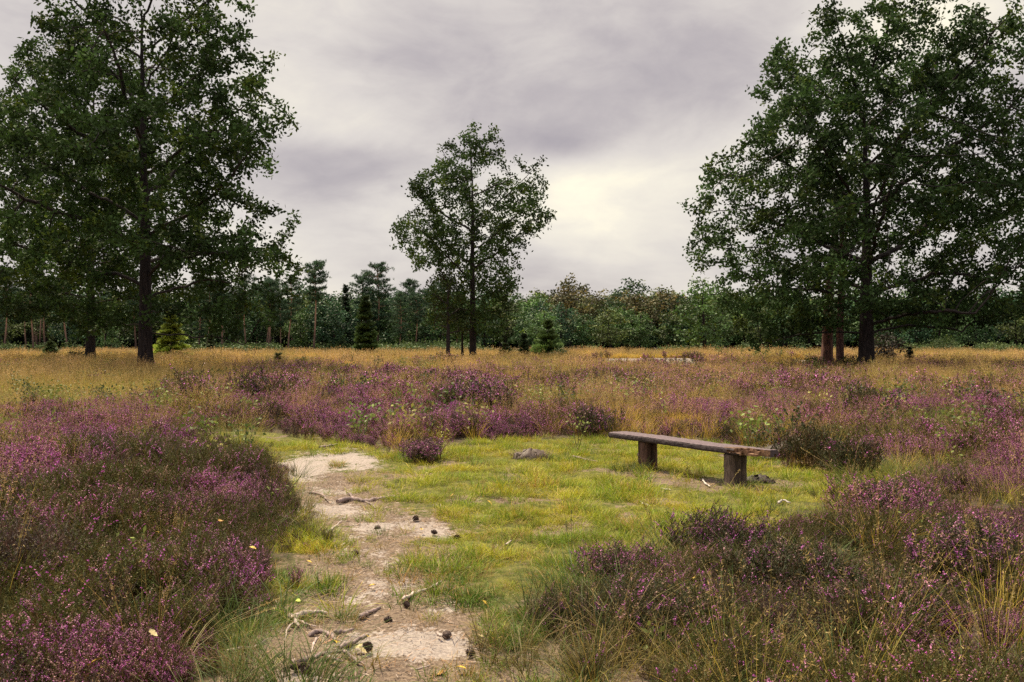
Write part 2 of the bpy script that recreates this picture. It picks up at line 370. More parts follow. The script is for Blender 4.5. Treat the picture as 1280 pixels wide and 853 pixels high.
def leafquads(mb, P0, D, Nn, ln, w, C):
    """rhombic leaves from P0 along D, facing Nn"""
    s = np.cross(D, Nn); s /= np.linalg.norm(s, axis=1, keepdims=True) + 1e-9
    ln = np.broadcast_to(ln, (len(P0),))[:, None]; w = np.broadcast_to(w, (len(P0),))[:, None]
    mid = P0 + D * ln * .55
    mb.soup(np.stack([P0, mid + s * w / 2, P0 + D * ln, mid - s * w / 2], 1), C)
PINK = np.array([(.50, .11, .44), (.60, .18, .50), (.38, .08, .34), (.52, .21, .40), (.44, .22, .26)])
def heather(seed, lod, flower, H=.40, Rr=.17, leafc=(.052, .056, .022), dead=0):
    r = np.random.default_rng(seed); mb = MB()
    nst, nsh, nl, nf, ls, fs = ((26, 8, 16, 16, 1.0, 1.0), (16, 6, 7, 7, 1.9, 1.7), (9, 5, 4, 4, 3.6, 3.0))[lod]
    # stems
    phi = r.uniform(0, 2 * np.pi, nst); ro = Rr * np.sqrt(r.uniform(0, 1, nst)); ln = H * r.uniform(.5, 1.15, nst)
    b = np.stack([.3 * ro * np.cos(phi), .3 * ro * np.sin(phi), np.full(nst, -.02)], 1)
    e = np.stack([ro * np.cos(phi), ro * np.sin(phi), ln], 1) + r.normal(0, .02, (nst, 3))
    t = np.array([0, .35, .7, 1.0]); pts = b[:, None] + (e - b)[:, None] * t[None, :, None]; pts[:, 1:3] += r.normal(0, .012, (nst, 2, 3))
    sw = (.003, .005, .008)[lod]; s = np.stack([-np.sin(phi), np.cos(phi), 0 * phi], 1)[:, None] * (sw * (1 - .6 * t))[None, :, None]
    for k in range(3):
        mb.soup(np.stack([pts[:, k] - s[:, k], pts[:, k] + s[:, k], pts[:, k + 1] + s[:, k + 1], pts[:, k + 1] - s[:, k + 1]], 1), (.13, .075, .042) if not dead else (.12, .085, .07))
    # side shoots
    n = nst * nsh; si = np.repeat(np.arange(nst), nsh); tt = r.uniform(.25, 1.0, n) ** .8
    q = np.stack([np.interp(tt, t, [0, 1, 2, 3]) for _ in range(1)])[0]; k = np.clip(q.astype(int), 0, 2); f = (q - k)[:, None]
    o = pts[si, k] * (1 - f) + pts[si, k + 1] * f
    d = rand_unit(r, n) * np.array((.75, .75, .3)) + np.array((0, 0, .85)) + .5 * (e - b)[si] / H * np.array((1, 1, 0)); d /= np.linalg.norm(d, axis=1, keepdims=True)
    sl = r.uniform(.06, .13, n) * (1 if lod < 2 else 1.1)
    bloom = r.uniform(0, 1, n) < flower * (.35 + .9 * tt)
    # shoot cores and leaves
    u = r.uniform(0, 1, (n, nl)); P0 = (o[:, None] + d[:, None] * (u * sl[:, None])[..., None]).reshape(-1, 3)
    D = (d[:, None] * .9 + rand_unit(r, n * nl).reshape(n, nl, 3) * .8).reshape(-1, 3); D /= np.linalg.norm(D, axis=1, keepdims=True)
    lc = np.array(leafc if not dead else (.075, .055, .042)); hue = r.uniform(0, 1, n)
    cs = lc[None] * (1 + r.uniform(-.35, .35, n))[:, None] * (1 + np.stack([.5 * hue * (hue > .6), 0 * hue, .2 * (hue < .2)], 1)) 
    slivers(mb, P0, D, .013 * ls * r.uniform(.7, 1.3, len(P0)), .0055 * ls, np.repeat(cs, nl, 0), r)
    core = np.stack([o - .0015 * ls, o + .0015 * ls, o + d * sl[:, None]], 1); mb.soup(core, cs * .8)
    # flowers
    bi = np.nonzero(bloom)[0]
    if len(bi):
        u = r.uniform(.25, 1.05, (len(bi), nf)); P0 = (o[bi, None] + d[bi, None] * (u * sl[bi, None])[..., None]).reshape(-1, 3) + r.normal(0, .0035 * fs, (len(bi) * nf, 3))
        m = len(P0); a = rand_unit(r, m) ; b2 = np.cross(a, rand_unit(r, m)); b2 /= np.linalg.norm(b2, axis=1, keepdims=True) + 1e-9
        sz = .0042 * fs * r.uniform(.7, 1.3, m)[:, None]
        pc = np.where((r.uniform(0, 1, len(bi)) < (.55 if flower < .2 else .2))[:, None], np.array((.26, .15, .13)), PINK[r.integers(0, len(PINK), len(bi))]) * (1 + r.uniform(-.25, .25, len(bi)))[:, None]
        C = np.repeat(pc, nf, 0) * (1 + r.uniform(-.25, .25, m))[:, None]
        mb.soup(np.stack([P0 - a * sz, P0 - b2 * sz, P0 + a * sz * 1.2, P0 + b2 * sz], 1), C)
    return mb
def lawn_tuft(seed, kind):
    r = np.random.default_rng(seed); mb = MB()
    pal = (((.09, .16, .012), (.22, .31, .02)), ((.16, .20, .015), (.38, .40, .03)), ((.17, .13, .04), (.36, .27, .08)), ((.04, .085, .01), (.10, .19, .015)))[kind]
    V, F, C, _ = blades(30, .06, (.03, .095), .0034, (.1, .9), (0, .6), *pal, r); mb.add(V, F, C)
    V, F, C, _ = blades(7, .06, (.03, .08), .0028, (.3, 1.1), (.1, .8), (.22, .16, .07), (.36, .27, .12), r); mb.add(V, F, C)
    return mb
def gold_tuft(seed, lod, green=0., H=.6):
    r = np.random.default_rng(seed); mb = MB()
    n, w = ((46, .0028), (30, .006), (20, .014))[lod]
    g = np.array((.10, .15, .02)); y0 = np.array((.40, .24, .03)); y1 = np.array((.84, .54, .10))
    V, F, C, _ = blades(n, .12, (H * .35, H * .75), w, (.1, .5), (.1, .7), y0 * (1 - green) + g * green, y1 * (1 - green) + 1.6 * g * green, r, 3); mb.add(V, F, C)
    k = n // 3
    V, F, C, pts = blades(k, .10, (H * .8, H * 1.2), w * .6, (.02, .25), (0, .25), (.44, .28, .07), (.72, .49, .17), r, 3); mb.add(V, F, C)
    # airy seed heads
    m = (14, 8, 5)[lod]; tip = pts[:, -1]; sub = pts[:, -2]
    u = r.uniform(0, 1.1, (k, m)); q = (sub[:, None] + (tip - sub)[:, None] * u[..., None]).reshape(-1, 3) + r.normal(0, .012 if lod < 2 else .02, (k * m, 3))
    slivers(mb, q, rand_unit(r, k * m, .9), (.018, .03, .06)[lod], (.004, .009, .02)[lod], np.array((.46, .29, .13)) * (1 + r.uniform(-.3, .25, k * m))[:, None], r)
    return mb
def green_tuft(seed, H=.32, n=60, c0=(.04, .07, .014), c1=(.10, .15, .03), w=.0042, rad=.08):
    r = np.random.default_rng(seed); mb = MB()
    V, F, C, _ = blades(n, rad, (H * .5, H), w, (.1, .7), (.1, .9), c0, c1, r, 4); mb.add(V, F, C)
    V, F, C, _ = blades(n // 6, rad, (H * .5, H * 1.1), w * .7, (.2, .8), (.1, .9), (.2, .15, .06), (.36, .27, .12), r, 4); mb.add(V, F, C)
    return mb
def litter_bit(seed):
    r = np.random.default_rng(seed); mb = MB()
    for _ in range(7):
        a = r.uniform(0, 6.28); l = r.uniform(.015, .06); d = np.array((math.cos(a), math.sin(a), r.uniform(-.1, .25))); p = np.append(r.normal(0, .035, 2), .004)
        s = np.array((-math.sin(a), math.cos(a), .2)) * r.uniform(.001, .0022)
        c = np.array(((.20, .14, .10), (.12, .08, .06), (.30, .23, .18), (.24, .13, .06))[r.integers(0, 4)])
        mb.soup(np.array([[p - s, p + s, p + d * l + s, p + d * l - s]]), c)
    return mb
def scatter(name, protos, mat, pts, idx, scl, tilt, seed, label=None):
    """one ground-cover object: points that carry plants"""
    coll = bpy.data.collections.new(name + '_plants')
    for i, mb in enumerate(protos):
        o = bpy.data.objects.new('%s_%02d' % (name, i), mb.mesh(name, mat)); coll.objects.link(o)
    r = np.random.default_rng(seed); n = len(pts)
    me = bpy.data.meshes.new(name); me.vertices.add(n); me.vertices.foreach_set('co', np.asarray(pts, np.float32).ravel())
    rot = np.stack([r.normal(0, tilt, n), r.normal(0, tilt, n), r.uniform(0, 6.283, n)], 1)
    a = me.attributes.new('rot', 'FLOAT_VECTOR', 'POINT'); a.data.foreach_set('vector', rot.astype(np.float32).ravel())
    a = me.attributes.new('scl', 'FLOAT_VECTOR', 'POINT'); s = np.asarray(scl, np.float32); s = np.repeat(s[:, None], 3, 1) if s.ndim == 1 else s
    a.data.foreach_set('vector', np.ascontiguousarray(s, np.float32).ravel())
    a = me.attributes.new('idx', 'INT', 'POINT'); a.data.foreach_set('value', np.asarray(idx, np.int32))
    ob = bpy.data.objects.new(name, me); COL.objects.link(ob); tag(ob, label, None, None, 'stuff'); me.materials.append(mat)
    ng = bpy.data.node_groups.new(name, 'GeometryNodeTree')
    ng.interface.new_socket('Geometry', in_out='INPUT', socket_type='NodeSocketGeometry'); ng.interface.new_socket('Geometry', in_out='OUTPUT', socket_type='NodeSocketGeometry')
    N = ng.nodes; L = ng.links; gi = N.new('NodeGroupInput'); go = N.new('NodeGroupOutput'); ip = N.new('GeometryNodeInstanceOnPoints'); ci = N.new('GeometryNodeCollectionInfo')
    ci.inputs['Collection'].default_value = coll; ci.inputs['Separate Children'].default_value = True; ci.inputs['Reset Children'].default_value = True
    def na(nm, dt):
        k = N.new('GeometryNodeInputNamedAttribute'); k.data_type = dt; k.inputs['Name'].default_value = nm; return k.outputs['Attribute']
    L.new(gi.outputs[0], ip.inputs['Points']); L.new(ci.outputs[0], ip.inputs['Instance']); ip.inputs['Pick Instance'].default_value = True
    L.new(na('idx', 'INT'), ip.inputs['Instance Index']); L.new(na('rot', 'FLOAT_VECTOR'), ip.inputs['Rotation']); L.new(na('scl', 'FLOAT_VECTOR'), ip.inputs['Scale'])
    L.new(ip.outputs[0], go.inputs[0])
    mod = ob.modifiers.new('plants', 'NODES'); mod.node_group = ng
    return ob
def cells(y0, y1, sp, seed, jit=.9):
    """jittered grid of the ground that can be seen between two distances"""
    r = np.random.default_rng(seed); hw = .62 * y1 + 3
    xs = np.arange(-hw, hw, sp); ys = np.arange(y0, y1, sp); X, Y = np.meshgrid(xs, ys)
    x = (X + r.uniform(-.5, .5, X.shape) * sp * jit * 1.2).ravel(); y = (Y + r.uniform(-.5, .5, X.shape) * sp * jit * 1.2).ravel()
    k = (np.abs(x) < .62 * np.maximum(y, 0) + 2.5) & (y > y0) & (y < y1)
    return x[k], y[k], r

# ---- where each growth stands
BLOOM = [(5, 590, .8, 1.0, .9), (285, 685, .55, .6, .75), (120, 775, .4, .4, .35), (255, 790, .3, .3, .5), (130, 600, 1.6, 1.2, .4), (60, 525, 3, 2, .5), (320, 600, .8, 1.2, .3), (170, 560, 2, 1.4, .3), (30, 650, .6, .6, .3), (610, 505, 1.6, 2, .6), (720, 520, 2, 2, .45), (1040, 620, .5, .6, .35), (1115, 612, .6, .5, .6), (1170, 715, .4, .4, .3), (1080, 700, .4, .4, .3),
         (1215, 560, 2, 1.5, .45), (1180, 500, 3, 2.5, .6), (870, 640, .5, .4, .35), (1260, 600, 1, 1, .3), (480, 530, 2, 2, .35), (400, 530, 2, 2, .3), (580, 560, 1, 1, .2),
         (60, 720, .9, .7, -.5), (190, 720, .8, .7, -.6), (300, 760, .5, .5, -.4), (160, 670, .7, .6, -.25), (380, 840, .4, .3, -.4), (800, 760, 1.0, .8, -.5), (930, 740, .6, .7, -.3), (1010, 800, 1.2, .6, -.4), (1230, 800, .8, .6, -.3), (700, 800, .6, .6, -.4)]
def heath_fields(x, y):
    a = x / np.maximum(y, .5); L = sdf(LAWN, x, y)
    far = y > 40
    h = np.ones_like(x)
    # how much heather: dense at the front, thinning to grass in the distance
    n = fbm(x, y, 3.2, 61) * .6 + fbm(x, y, 9, 62) * .4
    dens = np.where(y < 15, 1.25, 1.42 - (y - 15) / 32)
    dens = dens + .25 * sst(.12, .3, a) * sst(20, 40, y)
    dens = dens - .95 * sst(19, 22, y) * (1 - sst(-.38, -.24, a)) - 1.2 * left_grass(x, y)
    dens = dens + 1.5 * sst(.60, .70, fbm(x, y, 5, 66)) * sst(38, 44, y) * (1 - sst(66, 72, y))
    for (px, py, rx, ry, am) in ((232, 505, 1.6, 1.4, 1.3), (330, 500, 2.2, 1.8, 1.0), (150, 462, 5, 4, .8), (120, 460, 3, 3, .5), (1150, 478, 5, 4, -1.0), (1230, 490, 4, 3, -.6), (1050, 505, 3, 2.5, -.3), (860, 470, 4, 4, -.25), (650, 476, 6, 4, -.25), (520, 466, 6, 5, -.25), (1010, 478, 5, 4, .4)):
        c = P(px, py); dens = dens + am * np.exp(-((x - c[0]) / rx) ** 2 - ((y - c[1]) / ry) ** 2)
    h = sst(.44, .60, n * 1.25 - .17 + dens * .5 - .1)
    rgt = (x > -.3) & (y < 9.5)
    edge = sst(.02, .25, L + .6 * (fbm(x, y, .8, 63) - .5) + .35 * (vn(x, y, .25, 64) - .5) - np.where(rgt, .18, 0) - np.where(y > 12, .12, 0))
    gap = fbm(x, y, .75, 65)
    h = h * (1 - np.where(rgt, .85, .8) * sst(np.where(rgt, .53, .55), np.where(rgt, .60, .62), gap))
    return h * edge, L, a
def bloom_f(x, y): return np.clip(.24 + 1.5 * (fbm(x, y, 1.4, 71) - .5) + .5 * (fbm(x, y, .45, 73, 2) - .5) + .62 * blobs(x, y, BLOOM, .32) + .32 * sst(11, 18, y) - .08 * ((x > .2) & (y < 8)), 0, 1)
def height_f(x, y): 
    h = .86 * (.24 + 1.22 * fbm(x, y, .9, 81)) * (1 - .16 * sst(11, 14, y) + .2 * sst(20, 28, y))
    a = x / np.maximum(y, .5)
    return h * (1.06 - .28 * sst(-.1, .25, a) * (1 - sst(9, 13, y))) 

protos = {}
for lod in range(3):
    pl = []
    for k, fl in enumerate((.05, .14, .32, .44, .72, .95)):
        for v in range(2): pl.append(heather(100 * lod + 10 * k + v, lod, fl, leafc=(.078, .084, .020) if k < 2 else (.075, .062, .020)))
    pl.append(heather(100 * lod + 91, lod, 0, dead=1)); pl.append(heather(100 * lod + 92, lod, .03, dead=1))
    protos[lod] = pl
def place_heather(lod, y0, y1, sp, seed, grow=1.0):
    x, y, r = cells(y0, y1, sp, seed)
    h, L, a = heath_fields(x, y); k = r.uniform(0, 1, len(x)) < h * .97
    x, y, L = x[k], y[k], L[k]; b = bloom_f(x, y) + r.normal(0, .10, len(x)); n = len(x)
    lev = np.clip(np.floor(b * 6), 0, 5).astype(int); idx = lev * 2 + r.integers(0, 2, n)
    dead = fbm(x, y, .8, 91) + r.normal(0, .06, n) > .70; idx = np.where(dead, 12 + r.integers(0, 2, n), idx)
    s = height_f(x, y) * r.uniform(.8, 1.2, n) * grow * np.where((x > -.3) & (y < 9.5), .38 + .50 * sst(0, 1.1, L), np.where(y > 11, .36 + .64 * sst(0, 1.5, L), .45 + .55 * sst(0, .6, L)))
    z = hz(x, y) - .01
    return np.stack([x, y, z], 1), idx, np.stack([s * 1.05, s * 1.05, s], 1)
A_ = [place_heather(0, 2.2, 9, .105, 1), place_heather(0, 9, 12, .12, 2)]
scatter('heather', protos[0], M['heather'], np.concatenate([q[0] for q in A_]), np.concatenate([q[1] for q in A_]), np.concatenate([q[2] for q in A_]), .16, 1, 'purple flowering heather carpet in the foreground')
q = place_heather(1, 12, 24, .16, 3, 1.05); scatter('heather', protos[1], M['heather'], *q, .15, 2, 'purple heather behind the bench and lawn')
A_ = [place_heather(2, 24, 45, .27, 4, 1.1), place_heather(2, 45, 70, .42, 5, 1.15)]
scatter('heather', protos[2], M['heather'], np.concatenate([q[0] for q in A_]), np.concatenate([q[1] for q in A_]), np.concatenate([q[2] for q in A_]), .12, 3, 'distant heather towards the trees')

# ---- dry golden grass
gp = [[gold_tuft(300 + 10 * l + k, l, g) for k, g in enumerate((0, .1, .2, .55, .9))] for l in range(3)]
def place_gold(y0, y1, sp, seed, lodscale=1.0):
    x, y, r = cells(y0, y1, sp, seed); h, L, a = heath_fields(x, y)
    n = fbm(x, y, 4, 101)
    p = (1 - h) * sst(.0, .5, L) * np.where(y < 10, .08, np.where(y < 22, .14, .85)) + .10 * h * sst(8, 20, y) + .02 * h
    p = p + .20 * h * sst(.50, .62, n) * sst(22, 32, y)
    p = np.where(y > 55, np.maximum(p, .75), p)
    p = p * (1 - np.clip(sand_f(x, y) * 1.5, 0, 1)) * (1 - sst(110, 115, y))
    k = (r.uniform(0, 1, len(x)) < p) & (L > .12); x, y, a = x[k], y[k], a[k]; m = len(x)
    # greener strip by the heather; oak shade put into the left mid field's colour
    gr = .25 + .45 * (1 - sst(8, 12, y)) + .9 * (fbm(x, y, 5, 103) - .5) + .75 * left_grass(x, y) + .35 * sst(24, 28, y) * (1 - sst(40, 50, y)) * (1 - sst(-.34, -.2, a)) - .35 * sst(45, 60, y)
    lev = np.clip(np.floor(np.clip(gr + r.normal(0, .15, m), 0, .999) * 5), 0, 4).astype(int)
    bank = sst(4.5, 6, x) * (1 - sst(13, 14.5, x)) + sst(18, 18.6, x) * (1 - sst(21, 21.8, x))
    s = r.uniform(.6, 1.2, m) * (.25 + 1.6 * fbm(x, y, 2.0, 105)) * (1 - .62 * np.clip(bank, 0, 1) * sst(46, 50, y) * (1 - sst(61, 63, y))) * lodscale * np.where(left_grass(x, y) > .4, .6, 1)
    return np.stack([x, y, hz(x, y)], 1), lev, s
q = place_gold(2.2, 22, .17, 11); scatter('dry_grass', gp[0], M['gold'], *q, .12, 11, 'straw coloured grass among the heather')
A_ = [place_gold(22, 45, .30, 12), ]; scatter('dry_grass', gp[1], M['gold'], *A_[0], .1, 12, 'golden grass in the middle of the heath')
A_ = [place_gold(45, 75, .42, 13), place_gold(75, 114, .62, 14, 1.05)]
scatter('dry_grass', gp[2], M['gold'], np.concatenate([q[0] for q in A_]), np.concatenate([q[1] for q in A_]), np.concatenate([q[2] for q in A_]), .08, 13, 'golden grass field in front of the wood')

# ---- green weeds and seedlings mixed into the heath
def weeds():
    r = np.random.default_rng(188); pr = []
    for s_ in range(4):
        mb = MB(); n = 46; p = r.normal(0, 1, (n, 3)) * np.array((.16, .16, .13)) + np.array((0, 0, .42)); p[:, 2] = np.maximum(p[:, 2], .05)
        c = np.array(((.14, .18, .035), (.085, .12, .03), (.045, .06, .022), (.22, .21, .045))[s_])
        leafquads(mb, p, rand_unit(r, n, .5), rand_unit(r, n, 1.2), .085, .05, c * (1 + r.uniform(-.35, .35, n))[:, None])
        V, F, C, _ = blades(14, .08, (.3, .6), .012, (.1, .5), (0, .5), c * .5, c, r); mb.add(V, F, C); pr.append(mb)
    out = []
    for y0, y1, sp, sd2 in ((11, 30, .45, 1), (30, 60, .7, 2), (60, 112, 1.1, 3)):
        x, y, q = cells(y0, y1, sp, 190 + sd2); k = (q.uniform(0, 1, len(x)) < .03 + .07 * sst(25, 50, y) + .38 * sst(.52, .70, fbm(x, y, 2.6, 191))) & (sdf(LAWN, x, y) > .3) & (sand_f(x, y) < .3); x, y = x[k], y[k]
        out.append((np.stack([x, y, hz(x, y)], 1), q.integers(0, 4, len(x)), q.uniform(.5, 1.15, len(x))))
    scatter('weeds', pr, M['green'], np.concatenate([o[0] for o in out]), np.concatenate([o[1] for o in out]), np.concatenate([o[2] for o in out]), .1, 192, 'green weeds scattered through heather and dry grass')
weeds()
# ---- the short lawn round the bench
lp = [lawn_tuft(400 + i, i % 4) for i in range(8)]
def place_lawn(y0, y1, sp, seed, g=1.0):
    x, y, r = cells(y0, y1, sp, seed); L = sdf(LAWN, x, y) - .45 * (fbm(x, y, .6, 129) - .42) * ((x > -.2) | (y > 12))
    s_ = sand_f(x, y); d_ = dirt_f(x, y)
    p = (1 - sst(.05, .75, L)) * (1 - sst(.30, .62, s_ + .5 * (fbm(x, y, .22, 121, 2) - .5))) * (1 - .85 * sst(.40, .80, d_ + 1.5 * (fbm(x, y, .28, 122, 2) - .5)))
    p = p * np.clip(2.0 * fbm(x, y, .26, 123) - .36, .06, 1)
    k = r.uniform(0, 1, len(x)) < p; x, y = x[k], y[k]; m = len(x)
    f = .5 * fbm(x, y, .55, 125) + .5 * fbm(x, y, .22, 126, 2) + .35 * sst(5, 9, y) - .12 + r.normal(0, .12, m)
    kind = np.where(f > .65, 1, np.where(f > .49, 0, np.where(f > .42, 2, 3)))
    s = r.uniform(.6, 1.2, m) * (.35 + 1.5 * np.clip(fbm(x, y, .30, 127) - .25, 0, 1)) * 1.55 * g
    return np.stack([x, y, hz(x, y)], 1), kind + 4 * r.integers(0, 2, m), s
A_ = [place_lawn(2.2, 9, .05, 21), place_lawn(9, 17, .075, 22, 1.25)]
scatter('lawn_grass', lp, M['lawn'], np.concatenate([q[0] for q in A_]), np.concatenate([q[1] for q in A_]), np.concatenate([q[2] for q in A_]), .15, 21, 'short yellow-green grass around the bench')
# ---- longer green grass in the near heather and at its edges
gt = [green_tuft(500 + i, .30 + .04 * i, 44) for i in range(3)] + [green_tuft(510 + i, .34, 40, (.10, .085, .03), (.24, .19, .07)) for i in range(2)]
def place_green():
    x, y, r = cells(2.3, 12, .16, 31); L = sdf(LAWN, x, y)
    p = .07 + blobs(x, y, [(380, 840, .55, .45, .8), (900, 830, 1.3, .5, .45), (800, 830, .8, .5, .3), (1000, 720, .7, .5, .15), (690, 760, .5, .5, .7), (760, 700, .7, .6, .7), (850, 740, 1., .7, .25), (230, 640, 1, 1, .2), (330, 800, .4, .5, .4), (1050, 600, .9, .5, .9), (1080, 585, .8, .6, .6), (880, 690, .6, .4, .4)])
    k = (r.uniform(0, 1, len(x)) < p) & (L > -.1); x, y = x[k], y[k]; m = len(x)
    return np.stack([x, y, hz(x, y)], 1), r.integers(0, 5, m), r.uniform(.6, 1.3, m)
scatter('long_grass', gt, M['green'], *place_green(), .15, 31, 'long grass growing through the near heather')
# ---- litter on the bare path
def place_litter():
    x, y, r = cells(2.3, 12, .075, 41); L = sdf(LAWN, x, y); d = np.clip(dirt_f(x, y), 0, 1); s_ = np.clip(sand_f(x, y), 0, 1)
    k = (r.uniform(0, 1, len(x)) < .75 * d * (1 - .35 * s_) + .05) & (L < .05); x, y = x[k], y[k]
    return np.stack([x, y, hz(x, y)], 1), r.integers(0, 5, len(x)), r.uniform(.6, 1.3, len(x))
scatter('litter', [litter_bit(600 + i) for i in range(5)], M['litter'], *place_litter(), .1, 41, 'brown twigs and needles strewn on the path')

# ------------------------------------------------------------------ trees
def frusta(mb, P0, P1, r0, r1, sides, C):
    n = len(P0); d = P1 - P0; d = d / (np.linalg.norm(d, axis=1, keepdims=True) + 1e-9)
    ref = np.where(np.abs(d[:, 2:3]) > .9, np.array([[1., 0, 0]]), np.array([[0, 0, 1.]]))
    u = np.cross(d, ref); u /= np.linalg.norm(u, axis=1, keepdims=True); v = np.cross(d, u)
    an = np.arange(sides) / sides * 2 * np.pi
    ring = u[:, None] * np.cos(an)[None, :, None] + v[:, None] * np.sin(an)[None, :, None]
    V = np.concatenate([P0[:, None] + ring * r0[:, None, None], (P1 + d * r1[:, None] * .3)[:, None] + ring * r1[:, None, None]], 1)
    k = np.arange(sides); f = np.stack([k, (k + 1) % sides, (k + 1) % sides + sides, k + sides], -1)
    mb.add(V.reshape(-1, 3), (np.arange(n)[:, None, None] * 2 * sides + f[None]).reshape(-1, 4), C)
def tube(mb, pts, rad, sides=10, C=(1, 1, 1), rough=0., seed=0, flare=0.):
    pts = np.asarray(pts, float); rad = np.asarray(rad, float); n = len(pts); r = np.random.default_rng(seed)
    d = np.gradient(pts, axis=0); d /= np.linalg.norm(d, axis=1, keepdims=True) + 1e-9
    ref = np.array((1., 0, 0)) if abs(d[:, 0]).mean() < .7 else np.array((0, 0, 1.))
    u = np.cross(d, ref); u /= np.linalg.norm(u, axis=1, keepdims=True); v = np.cross(d, u); an = np.arange(sides) / sides * 2 * np.pi
    rr = rad[:, None] * (1 + rough * r.normal(0, 1, (n, sides))) 
    if flare: rr = rr * (1 + flare * np.clip(np.cos(an * 5 + 1), -.3, 1)[None] * np.exp(-np.arange(n) / 1.6)[:, None])
    V = pts[:, None] + (u[:, None] * np.cos(an)[None, :, None] + v[:, None] * np.sin(an)[None, :, None]) * rr[..., None]
    i = np.arange(n - 1)[:, None] * sides; k = np.arange(sides)[None]
    F = np.stack([i + k, i + (k + 1) % sides, i + (k + 1) % sides + sides, i + k + sides], -1).reshape(-1, 4)
    Cc = np.asarray(C, float); Cc = Cc if Cc.ndim == 1 else np.repeat(Cc, sides, 0)
    mb.add(V.reshape(-1, 3), F, Cc)
    for e, o in ((0, 0), (n - 1, (n - 1) * sides)):
        mb.add(np.concatenate([V[e], pts[e][None]]), np.array([[j, (j + 1) % sides, sides] for j in range(sides)]), Cc if Cc.ndim == 1 else Cc[0])
def colonize(att, trunk, step, di, dk, iters, r, bias=(0, 0, .08), limbs=None):
    par = list(range(-1, len(trunk) - 1)); nodes_ = np.asarray(trunk, float); mute = np.zeros(len(trunk))
    if limbs:
        for (a, pts) in limbs:
            o = len(nodes_); nodes_ = np.concatenate([nodes_, pts]); par += [a] + list(range(o, o + len(pts) - 1)); mute = np.concatenate([mute, np.linspace(9, 0, len(pts)) > 6])
        mute[:int(len(trunk) * .88)] = 1
    D2 = ((att[:, None] - nodes_[None]) ** 2).sum(-1) + 1e4 * mute[None]; ni = D2.argmin(1); nd = np.sqrt(D2.min(1)); alive = np.ones(len(att), bool); kids = {}
    bias = np.array(bias)
    for it in range(iters):
        act = np.nonzero(alive & (nd < di))[0]
        if not len(act): break
        v = att[act] - nodes_[ni[act]]; v /= np.linalg.norm(v, axis=1, keepdims=True) + 1e-9
        u, inv = np.unique(ni[act], return_inverse=True); S = np.zeros((len(u), 3)); np.add.at(S, inv, v)
        S = S / (np.linalg.norm(S, axis=1, keepdims=True) + 1e-9) + bias + r.normal(0, .12, S.shape); S /= np.linalg.norm(S, axis=1, keepdims=True)
        new = []; np_ = []
        for j, p in enumerate(u):
            ks = kids.setdefault(p, [])
            if len(ks) >= 4 or any(float(S[j] @ k) > .93 for k in ks):
                bad = act[inv == j]; alive[bad[nd[bad] < di]] = False if len(ks) >= 4 else alive[bad[nd[bad] < di]]
                if len(ks) < 4 and r.uniform() < .3: alive[bad] = False
                continue
            ks.append(S[j]); new.append(nodes_[p] + S[j] * step); np_.append(int(p))
        if not new: continue
        new = np.array(new); o = len(nodes_); nodes_ = np.concatenate([nodes_, new]); par += np_
        al = np.nonzero(alive)[0]
        for c in range(0, len(new), 256):
            D = np.sqrt(((att[al, None] - new[None, c:c + 256]) ** 2).sum(-1)); m = D.min(1); a = D.argmin(1); b = m < nd[al]
            nd[al[b]] = m[b]; ni[al[b]] = o + c + a[b]
        alive &= nd > dk
    return nodes_, np.array(par)
def envelope_points(n, z, left, right, depth, r, lump=.9, thr=.42, seed=0, inner=.25):
    """points inside a crown whose half widths to left and right are given at the heights z"""
    out = []; tot = 0; z = np.asarray(z, float); o = np.argsort(z); z = z[o]; left = np.asarray(left, float)[o]; right = np.asarray(right, float)[o]
    while tot < n:
        m = 4 * n; h = r.uniform(z[0], z[-1], m); a = r.uniform(0, 2 * np.pi, m); l = np.interp(h, z, left); q = np.interp(h, z, right)
        dz = (l + q) / 2 * depth; rad = np.sqrt(r.uniform(inner ** 2, 1, m))
        wmax = (left + right).max() / 2
        keep = r.uniform(0, 1, m) < ((l + q) / 2 / wmax) ** 2
        cx = (q - l) / 2; rad = rad * (.78 + .44 * (.6 * vn(a * wmax * .8 + 7, h, 1.9, seed) + .4 * vn(a * wmax * .8, h, .8, seed + 1))); x = cx + rad * np.cos(a) * (l + q) / 2; y = rad * np.sin(a) * dz
        p = np.stack([x, y, h], 1)
        # the outline is broken by lumps
        keep &= n3(p, lump * 2.4, seed + 7) + .22 * (1 - rad) > thr
        out.append(p[keep]); tot += keep.sum()
    return np.concatenate(out)[:n]
def grow_tree(att, trunk, rb, step, di, dk, r, iters=70, expo=.5, rmin=.012, bias=(0, 0, .08), limbs=None):
    nd, par = colonize(att, trunk, step, di, dk, iters, r, bias, limbs); n = len(nd)
    tips = np.zeros(n); kid = np.bincount(par[par >= 0], minlength=n); tips[kid == 0] = 1
    for i in range(n - 1, 0, -1): tips[par[i]] += tips[i]
    rad = np.maximum(rmin, rb * (tips / tips[0]) ** expo)
    return nd, par, tips, rad
